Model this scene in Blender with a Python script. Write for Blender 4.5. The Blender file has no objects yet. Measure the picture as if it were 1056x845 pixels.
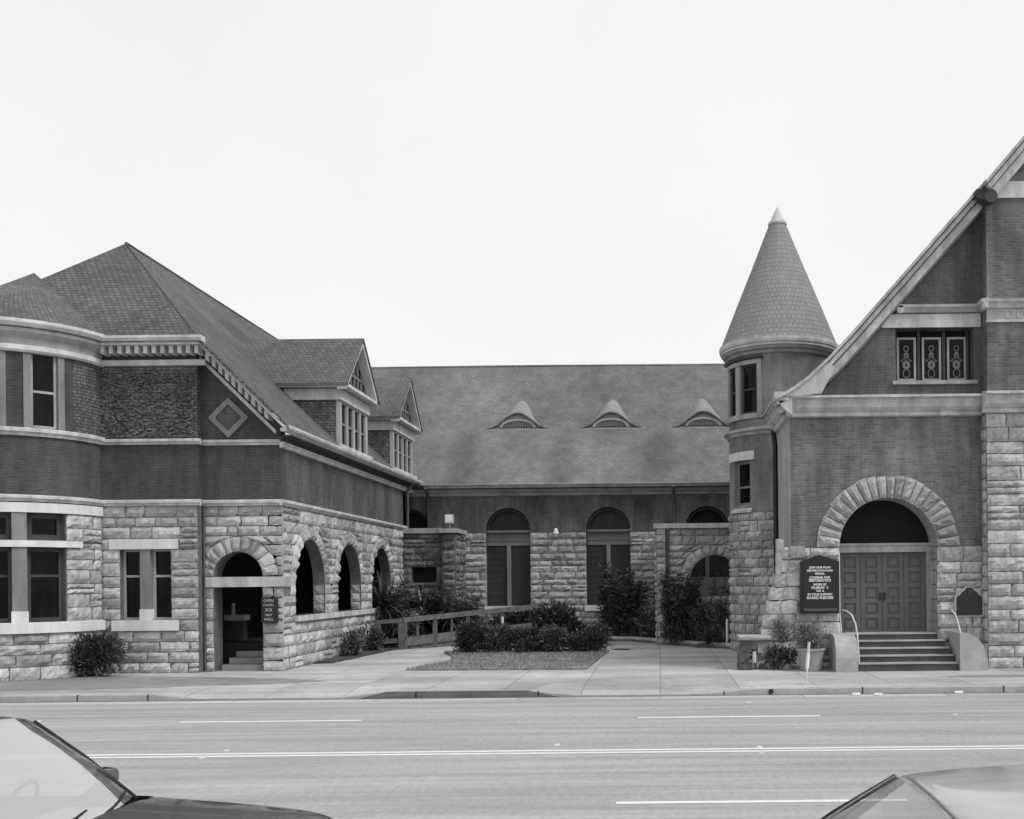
import bpy, math, random
from mathutils import Vector, Matrix, noise
from mathutils.geometry import tessellate_polygon
R_ = math.radians
scene = bpy.context.scene
COL = scene.collection
rnd = random.Random(7)

# ------------------------------------------------------------------ materials
def nt(name):
    m = bpy.data.materials.new(name); m.use_nodes = True
    t = m.node_tree; b = t.nodes['Principled BSDF']
    return m, t, b
def N(t, kind, **kw):
    n = t.nodes.new(kind)
    for k, v in kw.items():
        if k in n.inputs: n.inputs[k].default_value = v
        else: setattr(n, k, v)
    return n
def g3(g): return (g, g, g, 1)
def math_(t, op, a, b=None):
    n = t.nodes.new('ShaderNodeMath'); n.operation = op
    for i, v in enumerate((a, b)):
        if v is None: continue
        if isinstance(v, (int, float)): n.inputs[i].default_value = v
        else: t.links.new(v, n.inputs[i])
    return n.outputs[0]
def remap(t, v, lo, hi, a=0.0, b=1.0):
    n = t.nodes.new('ShaderNodeMapRange'); n.clamp = True
    t.links.new(v, n.inputs[0])
    n.inputs[1].default_value = lo; n.inputs[2].default_value = hi
    n.inputs[3].default_value = a; n.inputs[4].default_value = b
    return n.outputs[0]
def noise_(t, scale, detail=4, rough=.6, vec=None, dist=0):
    n = N(t, 'ShaderNodeTexNoise', Scale=scale, Detail=detail, Roughness=rough, Distortion=dist)
    if vec is not None: t.links.new(vec, n.inputs['Vector'])
    return n.outputs['Fac']
def coords(t, uv=False, scale=None):
    if uv: o = t.nodes.new('ShaderNodeUVMap').outputs[0]
    else: o = t.nodes.new('ShaderNodeNewGeometry').outputs['Position']
    if scale:
        mp = t.nodes.new('ShaderNodeMapping'); mp.inputs['Scale'].default_value = scale
        t.links.new(o, mp.inputs[0]); o = mp.outputs[0]
    return o
def grey_out(t, b, val, bump=None, bd=.02, bs=.5):
    c = t.nodes.new('ShaderNodeCombineColor')
    for i in range(3): t.links.new(val, c.inputs[i])
    t.links.new(c.outputs[0], b.inputs['Base Color'])
    if bump is not None:
        bn = N(t, 'ShaderNodeBump', Strength=bs, Distance=bd)
        t.links.new(bump, bn.inputs['Height']); t.links.new(bn.outputs[0], b.inputs['Normal'])
def m_plain(name, g, var=.2, sc=3, rough=.8, bump=.004, metal=0, streak=False, spec=.3, fine=25):
    m, t, b = nt(name)
    p = coords(t, scale=(1, 1, .25) if streak else None)
    a = noise_(t, sc, 5, .65, p); f = noise_(t, fine, 3, .6)
    v = math_(t, 'MULTIPLY', remap(t, a, .3, .7, 1 - var, 1 + var), remap(t, f, .3, .7, 1 - var * .4, 1 + var * .4))
    grey_out(t, b, math_(t, 'MULTIPLY', v, g), f, bump, .6)
    b.inputs['Roughness'].default_value = rough; b.inputs['Metallic'].default_value = metal
    b.inputs['Specular IOR Level'].default_value = spec
    return m
def m_brick(name, g, bw=.21, bh=.075, mortar=.012, gm=None, var=.3, bump=.01, stain=.35, stsc=.7, off=.5, rough=.9, rough2=0, streak=.3):
    m, t, b = nt(name)
    uv = coords(t, True)
    br = N(t, 'ShaderNodeTexBrick', Scale=1.0)
    br.inputs['Brick Width'].default_value = bw; br.inputs['Row Height'].default_value = bh
    br.inputs['Mortar Size'].default_value = mortar; br.inputs['Mortar Smooth'].default_value = .3
    br.inputs['Bias'].default_value = 0
    br.offset = off; br.squash = 1
    br.inputs['Color1'].default_value = g3(g * (1 - var)); br.inputs['Color2'].default_value = g3(g * (1 + var))
    br.inputs['Mortar'].default_value = g3(gm if gm is not None else g * 1.5)
    wob = N(t, 'ShaderNodeTexNoise', Scale=2.2, Detail=2.0)
    t.links.new(coords(t), wob.inputs['Vector'])
    vm = t.nodes.new('ShaderNodeVectorMath'); vm.operation = 'SCALE'; vm.inputs['Scale'].default_value = .03
    t.links.new(wob.outputs['Color'], vm.inputs[0])
    va = t.nodes.new('ShaderNodeVectorMath'); va.operation = 'ADD'
    t.links.new(uv, va.inputs[0]); t.links.new(vm.outputs[0], va.inputs[1])
    t.links.new(va.outputs[0], br.inputs['Vector'])
    bw_ = t.nodes.new('ShaderNodeRGBToBW'); t.links.new(br.outputs['Color'], bw_.inputs[0])
    st = noise_(t, stsc, 6, .65, coords(t, scale=(1, 1, .35)))
    st2 = noise_(t, stsc * 4, 4, .6, coords(t, scale=(1.5, 1.5, streak)))
    v = math_(t, 'MULTIPLY', bw_.outputs[0], remap(t, st, .3, .7, 1 - stain, 1 + stain))
    v = math_(t, 'MULTIPLY', v, remap(t, st2, .3, .7, 1 - stain * .5, 1 + stain * .5))
    fn = noise_(t, 30, 3, .6)
    h = math_(t, 'SUBTRACT', 1, br.outputs['Fac'])
    h = math_(t, 'ADD', h, math_(t, 'MULTIPLY', fn, .5))
    if rough2:
        rn = noise_(t, 9, 4, .7); h = math_(t, 'ADD', h, math_(t, 'MULTIPLY', rn, rough2))
        v = math_(t, 'MULTIPLY', v, remap(t, rn, .35, .65, .72, 1.4))
    if name == 'shingle_nave':
        # pale washed zones run down the slope under each dormer
        sx = t.nodes.new('ShaderNodeSeparateXYZ'); t.links.new(coords(t), sx.inputs[0])
        wn = noise_(t, .8, 3, .6)
        fx = math_(t, 'FRACT', math_(t, 'ADD', math_(t, 'DIVIDE', math_(t, 'ADD', sx.outputs[0], math_(t, 'ADD', math_(t, 'MULTIPLY', wn, .8), 24.15)), 4.09), .0))
        dx = math_(t, 'ABSOLUTE', math_(t, 'SUBTRACT', fx, .5))
        zz = remap(t, sx.outputs[2], 8.9, 9.15, 1, 0)
        v = math_(t, 'MULTIPLY', v, math_(t, 'ADD', 1, math_(t, 'MULTIPLY', zz, remap(t, dx, .3, .44, .16, -.14))))
    grey_out(t, b, v, h, bump, .8)
    b.inputs['Roughness'].default_value = rough; b.inputs['Specular IOR Level'].default_value = .25
    return m
def m_stone(name, g, var=.22, bump=.02):
    m, t, b = nt(name)
    ri = t.nodes.new('ShaderNodeNewGeometry').outputs['Random Per Island']
    a = noise_(t, 5, 6, .7); s = noise_(t, .8, 4, .6, coords(t, scale=(1, 1, .5))); f = noise_(t, 28, 4, .7)
    v = math_(t, 'MULTIPLY', remap(t, ri, 0, 1, 1 - var, 1 + var), remap(t, a, .3, .7, .68, 1.25))
    v = math_(t, 'MULTIPLY', v, remap(t, s, .3, .7, .7, 1.22))
    v = math_(t, 'MULTIPLY', v, remap(t, f, .3, .7, .68, 1.22))
    grey_out(t, b, math_(t, 'MULTIPLY', v, g), math_(t, 'ADD', a, math_(t, 'MULTIPLY', f, .5)), bump, .9)
    b.inputs['Roughness'].default_value = .95; b.inputs['Specular IOR Level'].default_value = .15
    return m
def m_leaf(name, g, var=.65, rough=.3):
    m, t, b = nt(name)
    ri = t.nodes.new('ShaderNodeNewGeometry').outputs['Random Per Island']
    v = math_(t, 'MULTIPLY', remap(t, ri, 0, 1, 1 - var, 1 + var), g)
    grey_out(t, b, v); b.inputs['Roughness'].default_value = rough
    b.inputs['Specular IOR Level'].default_value = .4
    return m
def m_glass(name, g=.006, spec=.28, rough=.06):
    m, t, b = nt(name)
    a = noise_(t, 2.2, 3, .5)
    grey_out(t, b, math_(t, 'MULTIPLY', remap(t, a, .3, .7, .4, 2.2), g), a, .01, .25)
    b.inputs['Roughness'].default_value = rough; b.inputs['Specular IOR Level'].default_value = spec
    return m
M = {}
M['brick'] = m_brick('brick', .064, gm=.078, stain=.4, var=.16, bump=.006)
M['brickc'] = m_brick('church_brick', .13, gm=.155, stain=.5, var=.2, bump=.006)
M['bricku'] = m_brick('upper_brick', .088, gm=.106, stain=.48, var=.16, bump=.006)
M['brickn'] = m_brick('nave_brick', .105, gm=.12, stain=.62, var=.16, bump=.006)
M['brickt'] = m_brick('turret_brick', .2, gm=.21, stain=.42, var=.1, bump=.004)
M['rough'] = m_brick('rough_brick', .14, bw=.2, bh=.085, gm=.07, var=.2, stain=.2, bump=.07, rough2=2.6)
M['shingle'] = m_brick('shingle', .115, bw=.17, bh=.15, mortar=.018, gm=.06, var=.2, stain=.3, bump=.012, stsc=.35, streak=.8)
M['shinglel'] = m_brick('shingle_grey', .13, bw=.17, bh=.15, mortar=.016, gm=.08, var=.16, stain=.28, bump=.012, stsc=.35, streak=.8)
M['shinglen'] = m_brick('shingle_nave', .15, bw=.2, bh=.17, mortar=.012, gm=.115, var=.1, stain=.3, bump=.01, stsc=.3, streak=.5)
M['shinglee'] = m_brick('shingle_eyebrow_lit', .25, bw=.2, bh=.17, mortar=.01, gm=.19, var=.08, stain=.15, bump=.01, streak=.8)  # paler than the nave shingle: brighter light on forward-facing humps put into colour
M['shinglet'] = m_brick('shingle_turret', .27, bw=.16, bh=.17, mortar=.012, gm=.2, var=.08, stain=.1, bump=.015, streak=.8)
M['stone'] = m_stone('rock_faced_stone', .42, var=.3)
M['stonec'] = m_stone('church_stone', .44, var=.26)
M['stoned'] = m_stone('sooty_stone', .16, var=.4)
M['mortar'] = m_plain('mortar', .12, .3, 4)
M['smooth'] = m_plain('dressed_stone', .46, .34, 2.5, streak=True)
M['coping'] = m_plain('weathered_coping', .4, .42, 2.2, streak=True)
M['lintel'] = m_plain('pale_lintel', .6, .16, 3, streak=True)
M['trim'] = m_plain('painted_trim', .52, .28, 2.0, rough=.6, streak=True)
M['trimd'] = m_plain('weathered_trim', .33, .3, 2.0, rough=.7, streak=True)
M['frame'] = m_plain('window_frame', .2, .15, 3, rough=.6)
M['framel'] = m_plain('pale_window_frame', .36, .12, 3, rough=.6)
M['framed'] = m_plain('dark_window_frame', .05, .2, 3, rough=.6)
M['door'] = m_plain('door_wood', .115, .2, 3, rough=.6, streak=True)
M['doorn'] = m_plain('shutter_wood', .035, .25, 3, rough=.7, streak=True)
M['screen'] = m_plain('louver', .2, .2, 10, rough=.7)
M['glass'] = m_glass('window_glass', .004, .14)
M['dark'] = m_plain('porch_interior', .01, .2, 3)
M['road'] = None
M['pipe'] = m_plain('downspout', .08, .25, 4, rough=.6)
M['pipel'] = m_plain('pale_pipe', .6, .1, 4, rough=.5)
M['metal'] = m_plain('black_metal', .02, .2, 4, rough=.4)
M['signface'] = m_plain('sign_face', .008, .2, 4, rough=.25, spec=.5)
M['white'] = m_plain('white_letters', .75, .05, 4)
M['wood'] = m_plain('ramp_wood', .13, .35, 5, streak=False, bump=.01)
M['pot'] = m_plain('pot_clay', .27, .2, 4)
M['concrete'] = m_plain('concrete', .36, .2, 2.5, bump=.01)
M['soil'] = m_plain('soil', .06, .4, 5, bump=.05)
M['grassg'] = m_plain('lawn', .22, .5, 3, bump=.05)
M['blade'] = m_leaf('grass_blade', .24, .5, .6)
M['mull'] = m_plain('stone_mullion', .2, .25, 3, streak=True)
M['leaf'] = m_leaf('leaf', .05)
M['leafm'] = m_leaf('leaf_mid', .085)
M['leafl'] = m_leaf('leaf_pale', .15)
M['flower'] = m_plain('flower', .5, .1, 4)
M['bark'] = m_plain('bark', .07, .3, 8)
M['line'] = m_plain('road_paint', .66, .1, 6, bump=.003)
M['asph'] = None

def m_ground(name, g, slab=None, var=.12, g2=None):
    m, t, b = nt(name)
    p = coords(t)
    a = noise_(t, .35, 7, .7, coords(t, scale=(.6, 1, 1))); a2 = noise_(t, 2.5, 6, .7, coords(t, scale=(.7, 1, 1))); f = noise_(t, 60, 2, .7)
    v = math_(t, 'MULTIPLY', remap(t, a, .3, .7, 1 - var, 1 + var), remap(t, a2, .3, .7, 1 - var * .5, 1 + var * .5))
    v = math_(t, 'MULTIPLY', v, remap(t, f, .25, .75, .74, 1.22))
    v = math_(t, 'MULTIPLY', v, remap(t, noise_(t, 9, 4, .8, coords(t, scale=(1.6, .45, 1))), .3, .7, .88, 1.12))
    bl = noise_(t, .9, 5, .7, coords(t, scale=(.8, .6, 1)))
    v = math_(t, 'MULTIPLY', v, remap(t, bl, .25, .42, .7 if slab else .95, 1.0))
    v = math_(t, 'MULTIPLY', v, g)
    h = f
    if slab:
        br = N(t, 'ShaderNodeTexBrick', Scale=1.0); t.links.new(p, br.inputs['Vector'])
        br.inputs['Brick Width'].default_value = slab[0]; br.inputs['Row Height'].default_value = slab[1]
        br.inputs['Mortar Size'].default_value = .012; br.offset = 0
        br.inputs['Color1'].default_value = g3(.84); br.inputs['Color2'].default_value = g3(1.1); br.inputs['Mortar'].default_value = g3(.5)
        w = t.nodes.new('ShaderNodeRGBToBW'); t.links.new(br.outputs['Color'], w.inputs[0])
        v = math_(t, 'MULTIPLY', v, w.outputs[0])
    else:
        # seal cracks and wheel-track wear that belong to the road surface
        y = t.nodes.new('ShaderNodeSeparateXYZ'); t.links.new(p, y.inputs[0])
        wv = math_(t, 'SINE', math_(t, 'MULTIPLY', math_(t, 'ADD', y.outputs[1], math_(t, 'MULTIPLY', a, .7)), 3.55))
        v = math_(t, 'MULTIPLY', v, remap(t, wv, -1, 1, .995, 1.005))
        vo = N(t, 'ShaderNodeTexVoronoi', Scale=.22); vo.feature = 'DISTANCE_TO_EDGE'
        dv = N(t, 'ShaderNodeTexNoise', Scale=1.4, Detail=4.0)
        t.links.new(p, dv.inputs['Vector'])
        mx = t.nodes.new('ShaderNodeVectorMath'); mx.operation = 'ADD'; t.links.new(p, mx.inputs[0]); t.links.new(dv.outputs['Color'], mx.inputs[1])
        t.links.new(mx.outputs[0], vo.inputs['Vector'])
        v = math_(t, 'MULTIPLY', v, remap(t, vo.outputs['Distance'], 0, .004, .9, 1))
    grey_out(t, b, v, h, .006, .6)
    b.inputs['Roughness'].default_value = .85; b.inputs['Specular IOR Level'].default_value = .3
    return m
M['asph'] = m_ground('worn_asphalt', .32, None, .02)
M['pave'] = m_ground('sidewalk_concrete', .39, (1.7, 1.55), .24)
M['gutter'] = m_ground('gutter_concrete', .42, (3.0, 3.0), .14)
M['patch'] = m_ground('patched_walk', .24, (1.7, 1.55), .2)
M['earth'] = m_ground('earth', .3)

# ------------------------------------------------------------------ mesh builder
class MB:
    def __init__(s): s.v = []; s.f = []; s.m = []; s.uv = []
    def poly(s, pts, mi=0, uv=None):
        i = len(s.v); s.v += [tuple(p) for p in pts]; s.f.append(tuple(range(i, i + len(pts)))); s.m.append(mi); s.uv.append(uv)
    def mesh(s, vs, fs, mi=0, uvs=None):
        i = len(s.v); s.v += [tuple(p) for p in vs]
        for k, f in enumerate(fs):
            s.f.append(tuple(i + j for j in f)); s.m.append(mi); s.uv.append([uvs[j] for j in f] if uvs else None)
    def box(s, x0, x1, y0, y1, z0, z1, mi=0):
        v = [(x, y, z) for z in (z0, z1) for y in (y0, y1) for x in (x0, x1)]
        s.mesh(v, [(0, 2, 3, 1), (4, 5, 7, 6), (0, 1, 5, 4), (2, 6, 7, 3), (0, 4, 6, 2), (1, 3, 7, 5)], mi)
    def tube(s, pts, r, n=8, mi=0, cap=True):
        pts = [Vector(p) for p in pts]; rs = r if isinstance(r, (list, tuple)) else [r] * len(pts)
        rings = []; ref = None
        for i, p in enumerate(pts):
            d = (pts[min(i + 1, len(pts) - 1)] - pts[max(i - 1, 0)]).normalized()
            a = d.cross(Vector((0, 0, 1)) if abs(d.z) < .95 else Vector((1, 0, 0))).normalized() if ref is None else (ref - d * ref.dot(d)).normalized()
            ref = a; b = d.cross(a)
            rings.append([p + (a * math.cos(2 * math.pi * k / n) + b * math.sin(2 * math.pi * k / n)) * rs[i] for k in range(n)])
        vs = [q for rg in rings for q in rg]
        fs = [(i * n + k, i * n + (k + 1) % n, (i + 1) * n + (k + 1) % n, (i + 1) * n + k) for i in range(len(rings) - 1) for k in range(n)]
        if cap: fs += [tuple(range(n))[::-1], tuple(range((len(rings) - 1) * n, len(rings) * n))]
        s.mesh(vs, fs, mi)
    def lathe(s, c, prof, n=32, mi=0, a0=0, a1=2 * math.pi, Ruv=None):
        # profile of (radius, z); angle measured from -Y towards +X
        full = abs(a1 - a0 - 2 * math.pi) < 1e-6
        vs = []; uvs = []
        acc = [0]
        for i in range(1, len(prof)): acc.append(acc[-1] + math.hypot(prof[i][0] - prof[i - 1][0], prof[i][1] - prof[i - 1][1]))
        for k in range(n + 1):
            a = a0 + (a1 - a0) * k / n
            for i, (r, z) in enumerate(prof):
                vs.append((c[0] + r * math.sin(a), c[1] - r * math.cos(a), z)); uvs.append((a * (Ruv or max(p[0] for p in prof) * .6), acc[i]))
        m = len(prof)
        s.mesh(vs, [(k * m + i, (k + 1) * m + i, (k + 1) * m + i + 1, k * m + i + 1) for k in range(n) for i in range(m - 1)], mi, uvs)
    def prism(s, poly, fn, t0, t1, mi=0):
        # poly of 2D points; fn(a, b, t) -> 3D
        tri = tessellate_polygon([[Vector((a, b, 0)) for a, b in poly]])
        n = len(poly)
        s.mesh([fn(a, b, t0) for a, b in poly] + [fn(a, b, t1) for a, b in poly],
               [tuple(t) for t in tri] + [tuple(i + n for i in t) for t in tri] + [(i, (i + 1) % n, n + (i + 1) % n, n + i) for i in range(n)], mi)
    def build(s, name, mats, parent=None, smooth=False, label=None):
        me = bpy.data.meshes.new(name); me.from_pydata(s.v, [], s.f)
        if not isinstance(mats, (list, tuple)): mats = [mats]
        for m in mats: me.materials.append(m)
        me.polygons.foreach_set('material_index', s.m)
        uvl = me.uv_layers.new(name='UVMap'); data = [0.0] * (len(me.loops) * 2)
        Z = Vector((0, 0, 1))
        for p, uv in zip(me.polygons, s.uv):
            if uv:
                for j, li in enumerate(p.loop_indices): data[2 * li], data[2 * li + 1] = uv[j]
            else:
                n = p.normal; t = Z.cross(n)
                t = t.normalized() if t.length > .25 else Vector((1, 0, 0))
                if t.x + t.y * .9 < 0: t = -t
                bb = n.cross(t)
                if bb.z < 0: bb = -bb
                for li, vi in zip(p.loop_indices, p.vertices):
                    co = me.vertices[vi].co; data[2 * li] = co.dot(t); data[2 * li + 1] = co.dot(bb)
        uvl.data.foreach_set('uv', data)
        if smooth: me.polygons.foreach_set('use_smooth', [True] * len(me.polygons))
        o = bpy.data.objects.new(name, me); COL.objects.link(o)
        if parent:
            o.parent = parent
            pm = Matrix.Translation(world_loc(parent)); o.matrix_parent_inverse = pm.inverted()
        if label: o['label'] = label
        return o
def world_loc(o):
    l = Vector((0, 0, 0)) if o.get('_l') is None else Vector(o['_l'])
    return l
def thing(name, label, cat, loc, group=None):
    o = bpy.data.objects.new(name, None); COL.objects.link(o); o.location = loc; o.empty_display_size = .3
    o['_l'] = tuple(loc); o['label'] = label; o['category'] = cat
    if group: o['group'] = group
    return o
def tag(o, label, cat, group=None):
    o['label'] = label; o['category'] = cat
    if group: o['group'] = group
    return o
def struct(o): o['kind'] = 'structure'; return o

# mapped walls: (s, z, n) -> point
def planeY(D): return lambda s, z, n=0: (s, D - n, z)
def planeX(X, sg=1): return lambda s, z, n=0: (X + sg * n, s, z)
def cyl(c, R): return lambda s, z, n=0: (c[0] + (R + n) * math.sin(s / R), c[1] - (R + n) * math.cos(s / R), z)
def wall(mb, mf, outline, holes=(), t=.4, mi=0, back=True, reveal_mi=None):
    loops = [list(outline)] + [list(h) for h in holes]
    tri = tessellate_polygon([[Vector((a, b, 0)) for a, b in l] for l in loops])
    flat = [p for l in loops for p in l]
    mb.mesh([mf(a, b, 0) for a, b in flat], [tuple(x) for x in tri], mi)
    if back: mb.mesh([mf(a, b, -t) for a, b in flat], [tuple(x) for x in tri], mi)
    rm = mi if reveal_mi is None else reveal_mi
    for l in loops:
        for i in range(len(l)):
            a, b = l[i], l[(i + 1) % len(l)]
            mb.poly([mf(a[0], a[1], 0), mf(b[0], b[1], 0), mf(b[0], b[1], -t), mf(a[0], a[1], -t)], rm)
def arch(c, hw, z0, zs, n=18, r=None):
    r = r or hw
    return [(c - hw, z0)] + [(c - hw * math.cos(math.pi * k / n), zs + r * math.sin(math.pi * k / n)) for k in range(n + 1)] + [(c + hw, z0)]
def notched(s0, s1, z0, z1, arches):
    pts = [(s0, z0)]
    for (c, hw, zs) in arches: pts += arch(c, hw, z0, zs) if zs > z0 + .01 else [(c - hw * math.cos(math.pi * k / 18), zs + hw * math.sin(math.pi * k / 18)) for k in range(19)]
    return pts + [(s1, z0), (s1, z1), (s0, z1)]
def cellwall(mb, mf, s0, s1, z0, z1, holes=(), t=.3, step=.2, mi=0, uvs=True):
    S = {s0, s1}; Zs = {z0, z1}
    for a, b, c, d in holes: S |= {a, b}; Zs |= {max(c, z0), min(d, z1)}
    S = sorted(S); fine = []
    for a, b in zip(S, S[1:]):
        k = max(1, math.ceil((b - a) / step)); fine += [a + (b - a) * i / k for i in range(k)]
    fine.append(S[-1]); Zs = sorted(Zs)
    inh = lambda s, z: any(a < s < b and c < z < d for a, b, c, d in holes)
    for a, b in zip(fine, fine[1:]):
        for c, d in zip(Zs, Zs[1:]):
            if inh((a + b) / 2, (c + d) / 2): continue
            mb.poly([mf(a, c), mf(b, c), mf(b, d), mf(a, d)], mi, [(a, c), (b, c), (b, d), (a, d)])
            mb.poly([mf(a, c, -t), mf(b, c, -t), mf(b, d, -t), mf(a, d, -t)], mi)
    for a, b, c, d in holes:
        for s in (a, b): mb.poly([mf(s, c, 0), mf(s, d, 0), mf(s, d, -t), mf(s, c, -t)], mi)
        k = max(1, math.ceil((b - a) / step)); q = [a + (b - a) * i / k for i in range(k + 1)]
        for z in (c, d):
            for u, w in zip(q, q[1:]): mb.poly([mf(u, z, 0), mf(w, z, 0), mf(w, z, -t), mf(u, z, -t)], mi)
def mbox(mb, mf, s0, s1, z0, z1, n0, n1, step=9, mi=0):
    k = max(1, math.ceil((s1 - s0) / step)); q = [s0 + (s1 - s0) * i / k for i in range(k + 1)]
    vs = []
    for s in q: vs += [mf(s, z0, n0), mf(s, z0, n1), mf(s, z1, n1), mf(s, z1, n0)]
    fs = [(4 * i + j, 4 * i + (j + 1) % 4, 4 * i + 4 + (j + 1) % 4, 4 * i + 4 + j) for i in range(k) for j in range(4)] + [(3, 2, 1, 0), (4 * k, 4 * k + 1, 4 * k + 2, 4 * k + 3)]
    mb.mesh(vs, fs, mi)
def mould(mb, mf, s0, s1, prof, step=9, mi=0):
    k = max(1, math.ceil((s1 - s0) / step)); q = [s0 + (s1 - s0) * i / k for i in range(k + 1)]
    m = len(prof); vs = [mf(s, z, n) for s in q for (n, z) in prof]
    fs = [(m * i + j, m * i + j + 1, m * i + m + j + 1, m * i + m + j) for i in range(k) for j in range(m - 1)]
    fs += [tuple(range(m)), tuple(range(m * k, m * k + m))]
    mb.mesh(vs, fs, mi)
BELT = lambda z0, z1, p=.1: [(0, z0), (p * .45, z0), (p * .6, z0 + (z1 - z0) * .35), (p, z0 + (z1 - z0) * .5), (p, z1 - .02), (p * .9, z1), (0, z1 + .02)]

def block(mb, mf, lb, rb, lt, rt, z0, z1, depth, mi=0, gap=.013):
    w = ((rb - lb) + (rt - lt)) / 2; h = z1 - z0
    nx = max(3, min(9, round(w / .1))); nz = max(3, round(h / .1))
    tilt = rnd.uniform(-.4, .4); base = depth * rnd.uniform(.55, 1.2); tz = rnd.uniform(-.5, .3)
    vs = []
    for j in range(nz + 1):
        v = j / nz; z = z0 + gap + (h - 2 * gap) * v
        L = lb + (lt - lb) * v + gap; Rr = rb + (rt - rb) * v - gap
        for i in range(nx + 1):
            u = i / nx
            if i in (0, nx) or j in (0, nz): n = rnd.uniform(-.004, .008)
            else: n = base * (1 + tilt * (u - .5) * 2 * .5 + tz * (v - .5)) + rnd.uniform(-.5, .5) * depth * 1.05
            vs.append(mf(L + (Rr - L) * u + (rnd.uniform(-.012, .012)), z + rnd.uniform(-.008, .008), n))
    m = nx + 1
    mb.mesh(vs, [(j * m + i, j * m + i + 1, (j + 1) * m + i + 1, (j + 1) * m + i) for j in range(nz) for i in range(nx)], mi)
def Brect(a, b, z0, z1): return ((a + b) / 2, lambda z: (a, b) if z0 < z < z1 else None, (z0, z1), False)
def Barch(c, hw, z0, zs, R=None, hb=None):
    R = R or hw; hb = hb if hb is not None else hw
    def f(z):
        if z < z0 or z > zs + R + .02: return None
        if z < zs: return (c - hb, c + hb)
        q = math.sqrt(max(0, R * R - (z - zs) ** 2)); return (c - q, c + q)
    return (c, f, (z0, zs, zs + R), True)
def ashlar(mb, mf, s0, s1, z0, z1, blk=(), h=(.25, .36), w=(.38, .95), depth=.045, mi=0):
    cuts = sorted({z0, z1} | {c for b in blk for c in b[2] if z0 < c < z1})
    for c0, c1 in zip(cuts, cuts[1:]):
        n = max(1, round((c1 - c0) / ((h[0] + h[1]) / 2)))
        ws = [rnd.uniform(*h) for _ in range(n)]; k = (c1 - c0) / sum(ws); z = c0
        for hh in ws:
            zb, zt = z, z + hh * k; z = zt
            edges = [(s0, s0)]; act = []
            for b in blk:
                ib, it = b[1](zb + .004), b[1](zt - .004)
                if ib is None and it is None: continue
                if ib is None: ib = (b[0], b[0])
                if it is None: it = (b[0], b[0])
                act.append((b[0], ib, it))
            for _, ib, it in sorted(act, key=lambda q: q[0]): edges += [(ib[0], it[0]), (ib[1], it[1])]
            edges.append((s1, s1))
            for e0, e1 in zip(edges[::2], edges[1::2]):
                W = max(e1[0] - e0[0], e1[1] - e0[1])
                if W < .06: continue
                fr = [0]; 
                while fr[-1] < 1:
                    fr.append(fr[-1] + rnd.uniform(*w) / W)
                if len(fr) > 2 and (1 - fr[-2]) * W < .22: fr.pop(-2)
                fr[-1] = 1
                for a, b in zip(fr, fr[1:]):
                    lp = lambda t, q: e0[q] + (e1[q] - e0[q]) * t
                    if lp(b, 0) - lp(a, 0) < .02 and lp(b, 1) - lp(a, 1) < .02: continue
                    if rnd.random() < .12 and (zt - zb) > .27:
                        zm = (zb + zt) / 2
                        pm = lambda t: (lp(t, 0) + lp(t, 1)) / 2
                        block(mb, mf, lp(a, 0), lp(b, 0), pm(a), pm(b), zb, zm, depth, mi)
                        block(mb, mf, pm(a), pm(b), lp(a, 1), lp(b, 1), zm, zt, depth, mi)
                    else: block(mb, mf, lp(a, 0), lp(b, 0), lp(a, 1), lp(b, 1), zb, zt, depth, mi)
def voussoirs(mb, mf, c, zs, r0, r1, n, depth=.06, mi=0, ragged=0):
    cuts = [0]
    for k in range(n): cuts.append(cuts[-1] + rnd.uniform(.8, 1.2))
    cuts = [q / cuts[-1] * math.pi for q in cuts]
    for a0, a1 in zip(cuts, cuts[1:]):
        ro = r1 + rnd.uniform(-ragged, ragged * .3); base = depth * rnd.uniform(.6, 1.2)
        na, nr = max(2, round((a1 - a0) * (r0 + r1) / 2 / .09)), max(3, round((ro - r0) / .1)); vs = []
        for i in range(na + 1):
            for j in range(nr + 1):
                g = .009 / r1
                a = a0 + g + (a1 - a0 - 2 * g) * i / na; r = r0 + .006 + (ro - r0 - .012) * j / nr
                n_ = rnd.uniform(-.002, .008) if i in (0, na) or j in (0, nr) else base + rnd.uniform(-.5, .5) * depth * .9
                vs.append(mf(c - r * math.cos(a), zs + r * math.sin(a), n_))
        m = nr + 1
        mb.mesh(vs, [(i * m + j, i * m + j + 1, (i + 1) * m + j + 1, (i + 1) * m + j) for i in range(na) for j in range(nr)], mi)

def sash(parent, mf, s0, s1, z0, z1, n=-.14, fw=.07, mat='frame', rail=.5, step=9, label=None, mull=0, bars=0, gl='glass'):
    mb = MB()
    mbox(mb, mf, s0, s0 + fw, z0, z1, n, n + .05, step); mbox(mb, mf, s1 - fw, s1, z0, z1, n, n + .05, step)
    mbox(mb, mf, s0 + fw, s1 - fw, z1 - fw, z1, n + .002, n + .048, step); mbox(mb, mf, s0 + fw, s1 - fw, z0, z0 + fw * 1.1, n + .002, n + .048, step)
    if rail:
        zm = z0 + (z1 - z0) * rail; mbox(mb, mf, s0 + fw, s1 - fw, zm - .03, zm + .03, n - .005, n + .04, step)
    for k in range(mull):
        sm = s0 + (s1 - s0) * (k + 1) / (mull + 1); mbox(mb, mf, sm - .025, sm + .025, z0 + fw, z1 - fw, n - .003, n + .035, step)
    o = mb.build('window', M[mat], parent, label=label)
    p = MB(); mbox(p, mf, s0 + .02, s1 - .02, z0 + .02, z1 - .02, n - .03, n + .008, step)
    q = p.build('pane', M[gl], o)
    return o
def one(name, mat, parent, fn, smooth=False, label=None):
    mb = MB(); fn(mb); return mb.build(name, M[mat] if isinstance(mat, str) else [M[q] for q in mat], parent, smooth, label)
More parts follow.
